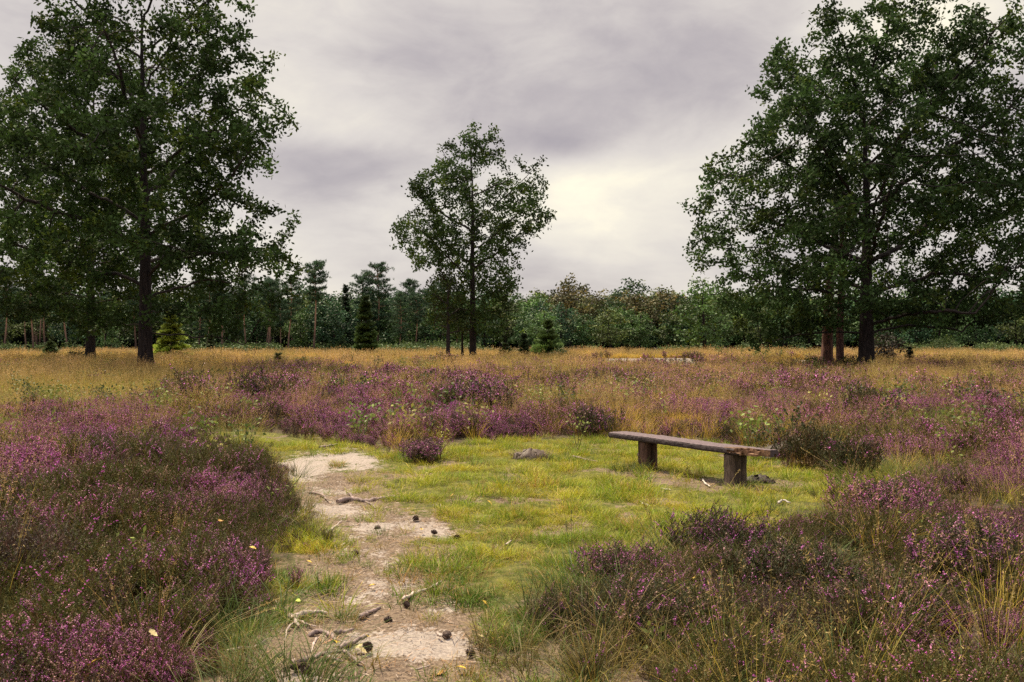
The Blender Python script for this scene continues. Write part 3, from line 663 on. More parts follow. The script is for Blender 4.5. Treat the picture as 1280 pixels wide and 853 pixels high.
def leaves(mb, nd, tips, lim, per, sig, ln, wd, c, r, up=.5, seed=0, cvar=.3, yel=.12):
    k = np.nonzero(tips <= lim)[0]; n = len(k) * per
    cl = np.repeat(nd[k], per, 0); P0 = cl + r.normal(0, sig, (n, 3)) * np.array((1, 1, .75))
    D = rand_unit(r, n, -.1); Nn = rand_unit(r, n, up * 2)
    cc = np.array(c)[None] * (1 + r.uniform(-cvar, cvar, len(k)))[:, None]
    w = np.clip((n3(nd[k], 1.3, seed) - .5) * 4, -.9, 1.2)[:, None]; cc = cc * (1 + .6 * w)
    y = (r.uniform(0, 1, len(k)) < yel)[:, None]; cc = np.where(y, cc * np.array((1.7, 1.35, .8)), cc)
    C = np.repeat(cc, per, 0) * (1 + r.uniform(-.25, .25, n))[:, None]
    leafquads(mb, P0, D, Nn, ln * r.uniform(.7, 1.3, n), wd, C)
def hero_oak(label, px, d, prof, top, rb, natt, seed, group=None, depth=.9, per=27, lean=0., leader=.8, col=(.036, .066, .016), sub=.0, thr=.465, name='oak_tree', inner=.3, lf=.235, cat='tree', nlimb=24, wide=1.06):
    """prof: (py, px_left, px_right) as measured in the photograph, turned into metres at the tree's distance"""
    r = np.random.default_rng(seed); x0, y0, z0 = at(px, d)
    k = d / FPX; prof = [(p[0], px + (p[1] - px) * wide, px + (p[2] - px) * wide) for p in prof]; zz = np.array([CAM_H + (HOR - p[0]) * k - z0 for p in prof]); le = np.array([(px - p[1]) * k for p in prof]); ri = np.array([(p[2] - px) * k for p in prof])
    att = envelope_points(natt, zz, le, ri, depth, r, seed=seed, thr=thr, inner=inner)
    H = CAM_H + (HOR - top) * k - z0; nt = int(H * leader / .4)
    tz = np.linspace(0, H * leader, nt); w = np.cumsum(r.normal(0, .025, (nt, 2)), 0) * (tz / H)[:, None]
    tr = np.stack([w[:, 0] + lean * tz, w[:, 1], tz], 1)
    limbs = []; zb = zz.min(); nl = nlimb
    for i in range(nl):
        f = (i + r.uniform(.1, .9)) / nl; h = zb * .85 + (H * leader - zb * .85) * f ** 1.1; a = int(np.clip(h / (H * leader) * (nt - 1), 1, nt - 2)); th = i * 2.4 + r.normal(0, .35)
        up = .25 + .85 * f + r.normal(0, .1); cs, sn = math.cos(th), math.sin(th); zt = min(h + 1.2, zz.max())
        R0 = (np.interp(-zt, -zz, ri) if cs > 0 else np.interp(-zt, -zz, le)) * abs(cs) + .5 * (np.interp(-zt, -zz, ri) + np.interp(-zt, -zz, le)) * depth * abs(sn)
        L = max(.8, R0 * r.uniform(.45, .75)); k = max(3, int(L * math.hypot(1, up) / .38)); t = np.linspace(0, 1, k + 1)[1:, None]
        pts = tr[a] + np.array((cs, sn, 0)) * L * t + np.array((0, 0, 1)) * (up * L * (t * (.75 + .25 * t)) if f > .25 else L * (up * t * .9 - .25 * t * t)) + np.cumsum(r.normal(0, .06, (k, 3)), 0)
        pts[:, 2] = np.minimum(pts[:, 2], zz.max() - .6); limbs.append((a, pts))
    nd, par, tips, rad = grow_tree(att, tr, rb, .38, 5.5, .80, r, 80, limbs=limbs)
    root = empty(name, (x0, y0, z0)); tag(root, label, cat, group)
    tb = MB(); tt = np.arange(nt); rt = rb * (1 - .93 * (tz / tz[-1]) ** .9) + .02; rt *= 1 + .35 * np.exp(-tz / .5)
    # finer rings near the ground for the root flare
    tube(tb, np.concatenate([tr[:1] - (0, 0, .3), tr]), np.concatenate([[rt[0] * 1.1], rt]), 18, rough=.03, seed=seed, flare=.22); tb.build('trunk', M['oakbark'], root, True)
    bb = MB(); i = np.arange(nt, len(nd)); rad[i] = np.minimum(rad[i], rb * .42); big = rad[i] > .035
    for s, sel in ((7, i[big]), (3, i[~big])):
        if len(sel): frusta(bb, nd[par[sel]], nd[sel], np.minimum(rad[par[sel]], rad[sel] * 1.35), rad[sel], s, (1, 1, 1))
    bb.build('branches', M['twig'], root, False)
    lb = MB(); leaves(lb, nd, tips, 2, per, .215, lf, lf * .64, col, r, seed=seed, up=.35); lb.build('crown', M['oakleaf'], root)
    return root
LEFT_PROF = ((-85, 150, 215), (-60, 120, 270), (-30, 90, 300), (0, 72, 305), (30, 60, 322), (50, 50, 335), (75, 40, 338), (100, 20, 332), (150, 8, 345), (200, -12, 370), (232, -20, 396), (260, -25, 380), (300, -20, 378), (340, -5, 378), (370, 30, 372), (398, 100, 366), (410, 140, 350))
hero_oak('tall oak with a straight dark trunk standing in golden grass at the left', 182, 45, LEFT_PROF, -85, .36, 3500, 11, leader=.82, thr=.52, inner=.36)
hero_oak('oak half hidden behind the tall left oak, trunk dark in the shade', 113, 68, ((30, 90, 150), (80, 40, 190), (140, 0, 215), (200, -40, 235), (260, -70, 245), (320, -80, 240), (360, -60, 220), (388, -20, 200), (410, 30, 170)), 30, .36, 2600, 12, leader=.8, thr=.50)
hero_oak('slim lone oak with an open airy crown in the middle of the heath', 591, 70, ((143, 582, 596), (158, 572, 612), (170, 562, 628), (200, 548, 640), (212, 504, 650), (235, 508, 676), (262, 520, 696), (285, 490, 690), (298, 487, 668), (322, 512, 660), (345, 530, 660), (380, 532, 650), (405, 535, 640), (420, 560, 612)), 145, .28, 2600, 13, leader=.84, thr=.465, inner=.1, per=20, lf=.25, nlimb=20)
hero_oak('broad spreading oak with a thick dark trunk at the right', 1083, 50, ((6, 1068, 1105), (14, 1034, 1120), (26, 1018, 1150), (40, 975, 1260), (62, 958, 1285), (100, 940, 1300), (140, 950, 1320), (170, 925, 1335), (200, 897, 1345), (240, 868, 1350), (275, 882, 1350), (310, 870, 1345), (345, 876, 1335), (375, 900, 1310), (402, 925, 1285), (414, 960, 1240)), -8, .44, 5800, 14, leader=.72, thr=.475, wide=.99, col=(.033, .064, .017))
hero_oak('small leafy tree just left of the middle oak, reddish trunk foot', 560, 67, ((325, 548, 570), (345, 538, 578), (370, 533, 585), (395, 536, 588), (412, 545, 580)), 325, .16, 500, 15, leader=.85, thr=.38, name='young_tree', col=(.05, .07, .02), lf=.2, per=16, nlimb=8)
hero_oak('thin tree between the small leafy tree and the middle oak', 578, 73, ((350, 570, 586), (380, 562, 592), (405, 560, 596), (418, 568, 590)), 350, .10, 260, 16, leader=.85, thr=.38, name='young_tree', lf=.2, per=16, nlimb=8)

# ---- pines under the right oak: bare trunks that rise into its crown
def tall_pine_trunk(label, px0, px1, d, rb, H, seed, mat):
    r = np.random.default_rng(seed); x0, y0, z0 = at(px0, d); x1 = (px1 - px0) / FPX * d
    root = empty('pine_tree', (x0, y0, z0)); tag(root, label, 'tree')
    t = np.linspace(0, 1, 22); pts = np.stack([x1 * t + .06 * np.sin(t * 7 + seed), .1 * t, H * t - .2], 1)
    tb = MB(); tube(tb, pts, rb * (1 - .6 * t) * (1 + .3 * np.exp(-t * 18)), 14, rough=.05, seed=seed, flare=.15); tb.build('trunk', mat, root, True)
    lb = MB(); bb = MB(); pine_crown(lb, bb, r, pts[-1], H, 2.3, 16, pts[-9])
    bb.build('branches', M['twig'], root); lb.build('crown', M['needle'], root)
def needle_tufts(mb, c, r, n=9, ln=.26, w=.035, col=(.03, .05, .022)):
    m = len(c); P0 = np.repeat(c, n, 0) + r.normal(0, .05, (m * n, 3)); D = rand_unit(r, m * n, .55)
    cc = np.repeat(np.array(col)[None] * (1 + r.uniform(-.3, .3, m))[:, None], n, 0) * (1 + r.uniform(-.25, .25, m * n))[:, None]
    slivers(mb, P0, D, ln * r.uniform(.6, 1.2, m * n), w, cc, r)
def pine_crown(lb, bb, r, tip, H, Rm, nb, low, col=(.034, .054, .024), ln=.30, tuft=8, w=.05):
    cs = []; S0 = []; S1 = []; R0 = []
    for i in range(nb):
        t = (i + r.uniform(0, 1)) / nb; o = low + (tip - low) * t
        a = i * 2.4 + r.normal(0, .4); L = Rm * (.25 + .75 * math.sin(math.pi * min(1, (1 - t) * .8 + .12))) * r.uniform(.65, 1.1)
        up = .12 + .5 * t + r.normal(0, .08); d = np.array((math.cos(a), math.sin(a), up))
        e = o + d * L; mid = o + d * L * .5 - np.array((0, 0, .06 * L))
        S0 += [o, mid]; S1 += [mid, e]; R0 += [.05, .03]
        for q in np.linspace(.35, 1, 6):
            p = o + (e - o) * q; k = r.integers(4, 9)
            cs.append(p + r.normal(0, 1, (k, 3)) * np.array((.26, .26, .09)) * (.6 + .3 * L))
    cs.append(tip + r.normal(0, .25, (12, 3)))
    S0, S1, R0 = map(np.array, (S0, S1, R0)); frusta(bb, S0, S1, R0, R0 * .6, 4, (1, 1, 1))
    needle_tufts(lb, np.concatenate(cs), r, tuft, ln, w, col)
tall_pine_trunk('thick leaning pine with scaly reddish bark left of the broad oak trunk', 1032, 1046, 57, .38, 11.5, 21, M['redbark'])
tall_pine_trunk('thin straight dark pine between the reddish pine and the broad oak trunk', 1051, 1053, 53, .23, 10.5, 22, M['redbark'])

# ---- templates for the wood
def broadleaf_proto(name, seed, H, Rw, low, col, natt=420, per=9, thr=.44, yel=.1, lf=.34):
    r = np.random.default_rng(seed); z = np.array((low, low + .12 * H, .45 * H, .65 * H, .85 * H, .97 * H)); w = Rw * np.array((.45, .85, 1, .95, .62, .2)) * (1 + r.normal(0, .07, 6))
    att = envelope_points(natt, z, w, w * r.uniform(.85, 1.15, 6), 1.0, r, seed=seed, thr=thr, inner=.35)
    tz = np.linspace(0, H * .8, 16); tr = np.stack([.12 * np.sin(tz * .6 + seed), .1 * np.cos(tz * .5), tz], 1)
    nd, par, tips, rad = grow_tree(att, tr, .022 * H, .6, 5, 1.0, r, 40, rmin=.02)
    root = empty(name, (0, 0, 0)); tb = MB(); tube(tb, np.concatenate([tr[:1] - (0, 0, .3), tr]), np.concatenate([[.026 * H], .022 * H * (1 - .85 * tz / tz[-1])]), 8, rough=.04, seed=seed)
    i = np.arange(16, len(nd)); i = i[rad[i] > .024]
    if len(i): frusta(tb, nd[par[i]], nd[i], np.minimum(rad[par[i]], rad[i] * 1.3), rad[i], 4, (1, 1, 1))
    tb.build('trunk', M['pinebark'] if False else M['oakbark'], root, True)
    lb = MB(); leaves(lb, nd, tips, 2, per * 2, .33, lf, lf * .7, col, r, seed=seed, up=.5, yel=yel); lb.build('crown', M['woodleaf'], root)
    return root
def pine_proto(name, seed, H, bare, Rm, nb=22):
    r = np.random.default_rng(seed); t = np.linspace(0, 1, 14); lean = r.normal(0, .35); pts = np.stack([lean * t + .2 * np.sin(t * 5 + seed), .1 * np.cos(5 * t), H * t - .2], 1)
    root = empty(name, (0, 0, 0)); tb = MB(); tube(tb, pts, (.0125 * H * (1 - .7 * t)), 8, rough=.04, seed=seed)
    lb = MB(); low = np.array([np.interp(bare, t, pts[:, k]) for k in range(3)])
    pine_crown(lb, tb, r, pts[-1], H, Rm, nb, low, col=(.042, .082, .040), ln=.36, tuft=9, w=.07); tb.build('trunk', M['pinebark'], root, True); lb.build('crown', M['needle'], root)
    return root
def spruce_crown(lb, bb, r, H, Rb, col, nwh=18, low=.06, tip=.0, dens=1., ln=.2, w=.035, droop=.25, power=1.0):
    P_ = []; D_ = []; S0 = []; S1 = []
    for i in range(nwh):
        t = low + (1 - low) * i / nwh; z = H * t; L0 = Rb * (1 - t) ** power + .06
        for j in range(7):
            a = j * .9 + i * 1.3 + r.normal(0, .2); L = L0 * r.uniform(.7, 1.15); d = np.array((math.cos(a), math.sin(a), .35 * t + .12 - droop * (1 - t)))
            e = np.array((0, 0, z)) + d * L; z = z + r.normal(0, .012 * H); e = e + np.array((0, 0, z - H * t)); S0.append((0, 0, z)); S1.append(e)
            k = max(3, int(L / .13 * dens)); u = r.uniform(.15, 1, k)[:, None]; p = np.array((0, 0, z)) + (e - np.array((0, 0, z))) * u
            sd_ = np.array((-math.sin(a), math.cos(a), 0)); wd = (1 - u * .75) * L * .38
            for s in (-1, 1):
                q = p + sd_ * s * wd * r.uniform(.1, 1, (k, 1)) + np.array((0, 0, -.05 * L)); P_.append(q); D_.append(np.repeat((d + sd_ * s * .8 + (0, 0, .15))[None], k, 0))
            P_.append(p); D_.append(np.repeat((d + (0, 0, .3))[None], k, 0))
    P_ = np.concatenate(P_); D_ = np.concatenate(D_); n = len(P_); k = 3
    P2 = np.repeat(P_, k, 0) + r.normal(0, .03, (n * k, 3)); D2 = np.repeat(D_, k, 0) + rand_unit(r, n * k) * .6; D2 /= np.linalg.norm(D2, axis=1, keepdims=True)
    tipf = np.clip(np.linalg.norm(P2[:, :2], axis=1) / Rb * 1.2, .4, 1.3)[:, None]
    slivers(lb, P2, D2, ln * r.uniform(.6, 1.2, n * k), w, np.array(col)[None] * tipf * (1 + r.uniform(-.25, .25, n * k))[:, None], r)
    S0 = np.array(S0); S1 = np.array(S1); frusta(bb, S0, S1, np.full(len(S0), .012 * H / 3 + .006), np.full(len(S0), .004), 3, (1, 1, 1))
def conifer(name, label, px, d, H, Rb, col, seed, group=None, **kw):
    r = np.random.default_rng(seed); root = empty(name, at(px, d, -.05)); tag(root, label, 'young tree' if H < 5 else 'tree', group)
    lb = MB(); bb = MB(); t = np.linspace(0, 1, 6); tube(bb, np.stack([0 * t, 0 * t, H * t], 1), (.014 * H + .012) * (1 - .9 * t), 6)
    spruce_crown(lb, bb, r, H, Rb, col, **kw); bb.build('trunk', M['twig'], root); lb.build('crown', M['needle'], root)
    return root
def spruce_proto(name, seed, H, Rb):
    r = np.random.default_rng(seed); root = empty(name, (0, 0, 0)); lb = MB(); bb = MB(); t = np.linspace(0, 1, 6); tube(bb, np.stack([0 * t, 0 * t, H * t - .1], 1), .014 * H * (1 - .9 * t), 6)
    spruce_crown(lb, bb, r, H, Rb, (.065, .115, .055), nwh=34, low=.1, dens=.45, ln=.4, w=.09); bb.build('trunk', M['twig'], root); lb.build('crown', M['needle'], root)
    return root
BL = [broadleaf_proto('broadleaf_tree', 30, 10, 3.0, 1.3, (.046, .100, .032)), broadleaf_proto('broadleaf_tree', 31, 10, 3.4, 1.0, (.068, .132, .034)), broadleaf_proto('broadleaf_tree', 32, 10, 2.7, 1.6, (.034, .080, .038)),
      broadleaf_proto('broadleaf_tree', 33, 10, 3.1, 2.4, (.086, .120, .030)), broadleaf_proto('broadleaf_tree', 34, 10, 3.2, 3.2, (.088, .080, .032), yel=.2), broadleaf_proto('broadleaf_tree', 35, 10, 2.9, 2.8, (.080, .088, .032), yel=.25)]
PN = [pine_proto('pine_tree', 40, 11, .52, 2.0), pine_proto('pine_tree', 41, 11, .60, 1.5), pine_proto('pine_tree', 42, 11, .45, 1.9), pine_proto('pine_tree', 43, 11, .30, 2.1, 30)]
SP = [spruce_proto('spruce_tree', 45, 11, 1.7)]
used = set()
def plant(proto, px, d, top, label, group, sc_=None):
    """stands one tree of the wood; its size is taken from the height of its top"""
    x, y, z = at(px, d); base = 10 if proto in BL else 11
    h = CAM_H + (HOR - top) / FPX * d - z; s = (h + .35) / base if sc_ is None else sc_
    o = proto if proto not in used else copy_tree(proto); used.add(proto)
    o.location = (x, y, z - .05); o.rotation_euler.z = random.uniform(0, 6.28); o.scale = (s * random.uniform(.95, 1.15) * (1.22 if base == 10 and px > 380 else 1),) * 2 + (s,)
    tag(o, label, 'tree', group); return o
# single trees one can pick out of the wood
EDGE = 'trees along the edge of the wood'
plant(PN[1], 393, 114, 333, 'tall pine with bare orange trunk and flat tufted crown, right of the left oaks', EDGE)
plant(PN[0], 5, 112, 345, 'pine with a bare orange trunk at the far left border of the photo', EDGE)
plant(PN[2], 40, 113, 348, 'pine with a slightly leaning trunk, second trunk from the left in the wood', EDGE)
plant(PN[1], 58, 118, 352, 'pine standing close right of the leaning pine at the left', EDGE)
plant(PN[0], 84, 114, 350, 'pine close beside the half hidden oak, on its left', EDGE)
plant(PN[2], 362, 114, 352, 'pine with a pale trunk under the right tip of the tall left oak', EDGE)
plant(PN[1], 335, 115, 356, 'pine with a thin reddish trunk left of the pale pine trunk', EDGE)
plant(PN[0], 308, 116, 350, 'reddish pine right of the bright young spruce, close trunks behind it', EDGE)
plant(PN[1], 275, 117, 355, 'short pale stemmed pine between bright young spruce and the paired pines', EDGE)
plant(PN[0], 259, 116, 352, 'dark stemmed pine just right of the bright young spruce', EDGE)
plant(PN[3], 472, 122, 335, 'tallest pine left of the middle oak, layered crown above the others', EDGE)
plant(PN[2], 452, 124, 347, 'pine with a lopsided flat top, left of the tallest layered pine', EDGE)
plant(PN[3], 500, 114, 370, 'bushy low pine with wide layered branches between dark conifer and middle oak', EDGE)
plant(PN[0], 520, 116, 372, 'pine with a dark trunk at the left edge of the middle oak crown', EDGE)
plant(PN[2], 512, 126, 354, 'pine behind the bushy low pine, its top sticking out', EDGE)
plant(SP[0], 432, 124, 357, 'dark spruce between the tall bare pine and the lopsided pine', EDGE)
plant(BL[2], 418, 116, 380, 'dark round broadleaf tree right of the tall bare pine', EDGE)
plant(BL[1], 375, 119, 385, 'light green broadleaf tree behind the tall bare pine trunk', EDGE)
plant(BL[0], 408, 120, 372, 'blue-green broadleaf tree rising behind the tall bare pine', EDGE)
plant(BL[1], 680, 112, 388, 'light green round tree standing forward of the wood, right of middle oak', EDGE)
plant(BL[0], 730, 117, 392, 'dark green broadleaf tree left of the yellowish round tree', EDGE)
plant(BL[3], 762, 114, 386, 'yellowish green round tree at the wood edge above the pale sand strip', EDGE)
plant(BL[1], 800, 116, 390, 'round green tree in front of the brown crowns', EDGE)
plant(BL[0], 842, 119, 396, 'low dark green tree left of the tall bright tree beside the right oak', EDGE)
plant(BL[1], 880, 106, 345, 'tall bright green tree just left of the broad right oak', EDGE)
plant(BL[4], 836, 128, 362, 'brown leaved tree, the reddest crown of the wood', EDGE)
plant(BL[4], 795, 130, 366, 'brown leaved tree left of the reddest crown', EDGE)
plant(BL[5], 745, 130, 362, 'olive brown tree above the yellowish round tree', EDGE)
plant(BL[5], 775, 134, 364, 'olive brown tree at the skyline between brown crowns', EDGE)
plant(BL[3], 826, 137, 356, 'round clump of a crown standing highest above the brown trees', EDGE)
plant(BL[2], 770, 140, 358, 'dark knob of a crown on the skyline left of the brown trees', EDGE)
# the rest of the wood, row behind row
rw = np.random.default_rng(5); random.seed(5)
def wood_row(d, sp, top, left_top, right_top, jit, seed):
    r = np.random.default_rng(seed); xs = np.arange(-.68 * d - 4, .68 * d + 4, sp)
    for x in xs:
        x = x + r.uniform(-.4, .4) * sp; dd = d + r.uniform(-jit, jit); px = 640 + x / dd * FPX
        if px < 380: kind = 'p' if r.uniform() < (.95 if d < 125 else .5) else 'b'
        elif px < 620: kind = 'p' if r.uniform() < .4 else 'b'
        else: kind = 'b'
        t = (left_top if px < 560 else top if px < 860 else right_top) + r.normal(0, 5) - 9 * math.sin(px * .031 + d) * (d > 130) - 6 * math.sin(px * .083)
        if kind == 'p': plant(PN[r.integers(0, 4)], px, dd, t, 'pine crowded in the wood behind the left oaks and the tall bare pine', 'pines inside the wood')
        elif kind == 's': plant(SP[r.integers(0, 2)], px, dd, t + 4, 'spruce crowded in the wood behind the middle oak', 'spruces inside the wood')
        else:
            b = r.integers(0, 4) if px < 700 or px > 900 or d < 124 else r.integers(0, 6)
            plant(BL[b], px, dd, t + r.uniform(0, 6), 'broadleaf tree crowded in the dark wood beyond the heath', 'broadleaf trees inside the wood')
wood_row(121, 5.4, 388, 372, 372, 3, 1)
wood_row(129, 4.4, 372, 366, 366, 3, 2)
wood_row(137, 4.4, 367, 362, 362, 3, 3)
wood_row(146, 4.6, 364, 362, 360, 3, 4)
wood_row(156, 5.2, 364, 362, 362, 4, 6)
# far mass of the wood that closes the view
def wood_mass():
    x, y, r = cells(162, 200, 3.2, 77); m = len(x)
    sc_ = (CAM_H + (HOR - 376) / FPX * y - hz(x, y)) / 10
    z = hz(x, y)
    protos_ = []
    for s in range(2):
        rr = np.random.default_rng(700 + s); mb = MB(); p = rr.normal(0, 1, (420, 3)); p = p / np.linalg.norm(p, axis=1, keepdims=True) * rr.uniform(.4, 1, (420, 1)) ** .4 * np.array((2.3, 2.3, 4.6)) + np.array((0, 0, 5.2))
        q = np.repeat(p, 5, 0) + rr.normal(0, .4, (2100, 3)); leafquads(mb, q, rand_unit(rr, 2100), rand_unit(rr, 2100, .8), .5, .36, np.array((.036, .056, .028)) * (1 + rr.uniform(-.4, .4, 2100))[:, None])
        protos_.append(mb)
    scatter('distant_wood', protos_, M['woodleaf'], np.stack([x, y, z], 1), r.integers(0, 2, m), sc_ * r.uniform(.85, 1.05, m), .03, 77, 'dark depth of the wood behind the edge trees')
wood_mass()

# ---- undergrowth at the edge of the wood
def undergrowth():
    r = np.random.default_rng(88); pr = []
    for s in range(3):
        mb = MB(); n = 150; p = r.normal(0, 1, (n, 3)) * np.array((.45, .45, .22)) + np.array((0, 0, .55)); p[:, 2] = np.maximum(p[:, 2], .05)
        leafquads(mb, p, rand_unit(r, n, .4), rand_unit(r, n, 1.2), .24, .13, np.array((.075, .115, .035)) * (1 + r.uniform(-.35, .35, n))[:, None]); pr.append(mb)
    x, y, q = cells(108, 119, 1.0, 89); a = x / y; f = fbm(x, y, 7, 90)
    k = q.uniform(0, 1, len(x)) < np.where((a > -.36) & (a < -.02), .6, np.where(a > .42, .3, .12)) * sst(.35, .6, f) ; x, y = x[k], y[k]
    scatter('undergrowth', pr, M['woodleaf'], np.stack([x, y, hz(x, y)], 1), q.integers(0, 3, len(x)), q.uniform(.7, 1.5, len(x)), .1, 91, 'bright green bracken along the foot of the wood')
undergrowth()

# ---- young conifers and bushes on the heath
YC = 'young conifers on the heath'
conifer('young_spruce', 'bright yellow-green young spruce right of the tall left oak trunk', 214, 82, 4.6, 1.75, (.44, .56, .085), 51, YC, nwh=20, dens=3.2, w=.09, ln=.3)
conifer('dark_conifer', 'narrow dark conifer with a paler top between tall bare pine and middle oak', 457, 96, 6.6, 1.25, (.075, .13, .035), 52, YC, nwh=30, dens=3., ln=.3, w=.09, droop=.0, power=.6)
conifer('young_pine', 'bushy young pine right of the middle oak, upright shoots', 685, 74, 3.6, 1.35, (.13, .21, .06), 53, YC, nwh=15, droop=-.35, ln=.32, w=.08, dens=2.2)
conifer('young_spruce', 'small young spruce at the far left below the pine trunks', 63, 82, 1.75, .8, (.10, .16, .05), 54, YC, nwh=10, dens=2.5, w=.08, ln=.25)
conifer('young_pine', 'slender young pine just left of the bushy young pine', 655, 76, 2.5, .6, (.05, .085, .035), 55, YC, nwh=12, dens=2.2, w=.07, droop=-.3)
conifer('young_spruce', 'tiny dark spruce in the golden grass right of the tall left oak', 348, 52, 1.0, .34, (.10, .12, .04), 56, YC, nwh=8)
conifer('young_spruce', 'tiny slim spruce right of the broad oak trunk', 1137, 60, 1.35, .3, (.03, .05, .022), 57, YC, nwh=10)
conifer('young_pine', 'small green pine seedling amid the left purple heather', 327, 26, .75, .36, (.09, .17, .045), 58, YC, nwh=7, droop=-.3, ln=.14, w=.02)
conifer('young_spruce', 'small pale sapling right behind the bright young spruce', 263, 100, 2.6, .5, (.07, .10, .035), 59, YC, nwh=12, dens=2.5, w=.08, ln=.25)
conifer('young_pine', 'low young pine between the middle oak and the bushy young pine', 632, 80, 1.7, .7, (.06, .10, .03), 60, YC, nwh=8, dens=2.2, w=.07, droop=-.3)
conifer('young_pine', 'lone thin sapling in front of the yellowish round tree', 783, 82, 1.5, .35, (.07, .10, .03), 61, YC, nwh=8, dens=2.2, w=.07, droop=-.3)
def bush(name, label, px, d, H, W_, col, seed, group=None, leaf=.1, n=900, mat='woodleaf', cat='bush', gap=.42):
    r = np.random.default_rng(seed); root = empty(name, at(px, d, -.03)); tag(root, label, cat, group)
    k = 70; tips = rand_unit(r, k, .3) * np.array((W_ / 2, W_ / 2, H * .5)) * r.uniform(.55, 1, (k, 1)) ** .5 + np.array((0, 0, H * .5)); tips[:, 2] = np.maximum(.08, tips[:, 2])
    bb = MB(); o = np.repeat(np.array([[0, 0, 0.]]), k, 0) + r.normal(0, .04, (k, 3)) * (1, 1, 0); mid = (o + tips) / 2 + r.normal(0, .05, (k, 3))
    frusta(bb, o, mid, np.full(k, .012), np.full(k, .008), 3, (1, 1, 1)); frusta(bb, mid, tips, np.full(k, .008), np.full(k, .003), 3, (1, 1, 1)); bb.build('branches', M['twig'], root)
    lb = MB(); c = np.repeat(np.concatenate([tips, mid]), n // (2 * k) + 1, 0); m = len(c); cc = np.array(col)[None] * (1 + r.uniform(-.35, .35, m))[:, None]
    leafquads(lb, c + r.normal(0, .09 * max(H, .5), (m, 3)), rand_unit(r, m, .3), rand_unit(r, m, .8), leaf * r.uniform(.7, 1.3, m), leaf * .6, cc); lb.build('leaves', M[mat], root)
    return root
BU = 'low bushes on the heath'
bush('bush', 'dark brownish bush right behind the broad oak trunk', 1106, 60, 2.2, 2.6, (.040, .030, .022), 62, BU, .16, 1500)
bush('bush', 'low dark bush beside the half hidden oak at the left', 95, 66, 1.0, 1.5, (.028, .036, .018), 63, BU, .12)
bush('bush', 'dark heather mound right of the broad oak, in golden grass', 1161, 47, .75, 1.9, (.030, .020, .022), 64, BU, .08)
bush('bush', 'yellow-green shrub in golden grass below the tall bare pine', 378, 48, .85, .8, (.16, .18, .04), 65, BU, .09, 500)
bush('bush', 'green shrub left of the broad oak among the two pine trunks', 1062, 52, .8, 1.6, (.045, .065, .02), 66, BU, .1)
bush('bush', 'small green bush at the foot of the reddish leaning pine', 1018, 55, .8, 1.2, (.05, .08, .025), 67, BU, .1)
bush('bush', 'leafy green shrub at the foot of the bushy young pine', 700, 72, 1.2, 1.4, (.05, .075, .025), 68, BU, .12)
bush('bush', 'pale green shrub at the wood edge right of the broad oak', 1180, 108, 2.0, 3.2, (.06, .09, .03), 69, BU, .22)
bush('bush', 'bright green shrub at the foot of the wood near the right border', 1245, 106, 1.4, 3.4, (.075, .11, .03), 70, BU, .2)
bush('bush', 'round green shrub left of the dark conifer in golden grass', 437, 60, .8, 1.0, (.07, .08, .03), 71, BU, .1)
bush('bush', 'small green bush in golden grass below the dark conifer', 470, 50, .65, .9, (.06, .075, .025), 72, BU, .09)

# ------------------------------------------------------------------ clumps in the heath one can point to
DH = 'dark heather bushes'
dark_proto = None
def dark_heather(label, px, py, s, flower=.12, seed=0, zs=1.):
    r = np.random.default_rng(900 + seed); mb = MB(); x, y = P(px, py); z = float(hz(x, y))
    lod = 0 if y < 11 else 1 if y < 24 else 2
    for i in range(9):
        h = heather(950 + seed * 20 + i, lod, flower, H=.36 * r.uniform(.85, 1.15), Rr=.2, leafc=(.050, .056, .020))
        a = i * 2.4; q = .09 * i ** .62; o = np.array((q * math.cos(a), q * math.sin(a), 0)); k = 1 - .25 * q
        for V, F, C in zip(h.V, h.F, h.C): pass
        base = mb.n; tot = 0
        for V, F, C in zip(h.V, h.F, h.C): mb.V.append((V * np.array((1.1, 1.1, 1.15 * k)) + o).astype(np.float32)); mb.F.append(F + base); mb.C.append(C); mb.n += len(V)
    ob = mb.build('heather_bush', M['heather']); ob.location = (x, y, z); ob.scale = (s, s, s * zs); ob.rotation_euler.z = r.uniform(0, 6)
    tag(ob, label, 'heather', DH); return ob
dark_heather('dark heather bush close behind the bench, above its right post', 918, 554, .85, .08, 1)
dark_heather('dark brown heather bush right of the broken bench end', 1012, 584, 1.15, .03, 2)
dark_heather('low dark heather bush between the bench end and the lawn tip', 1060, 596, 1.0, .10, 3)
dark_heather('dark purple heather bush left of the bench end at the lawn border', 742, 548, 1.2, .22, 4)
dark_heather('dark rounded heather bush at the left, in front of the tall oak', 232, 512, 1.9, .25, 5)
dark_heather('dark heather bush below the small green pine seedling', 325, 510, 1.7, .25, 6)
dark_heather('dark heather bush with bright purple top in the middle distance', 612, 525, 1.7, .5, 7)
dark_heather('dark heather bush left of the purple topped one in the middle distance', 575, 520, 1.5, .2, 8)
dark_heather('flowering heather tuft at the head of the sand path', 530, 577, .85, .75, 9, .75)
dark_heather('dark heather bush at the right below the golden grass', 1078, 520, 1.4, .05, 10)
dark_heather('dark heather bush at the near right border of the lawn', 700, 790, .5, .08, 12)
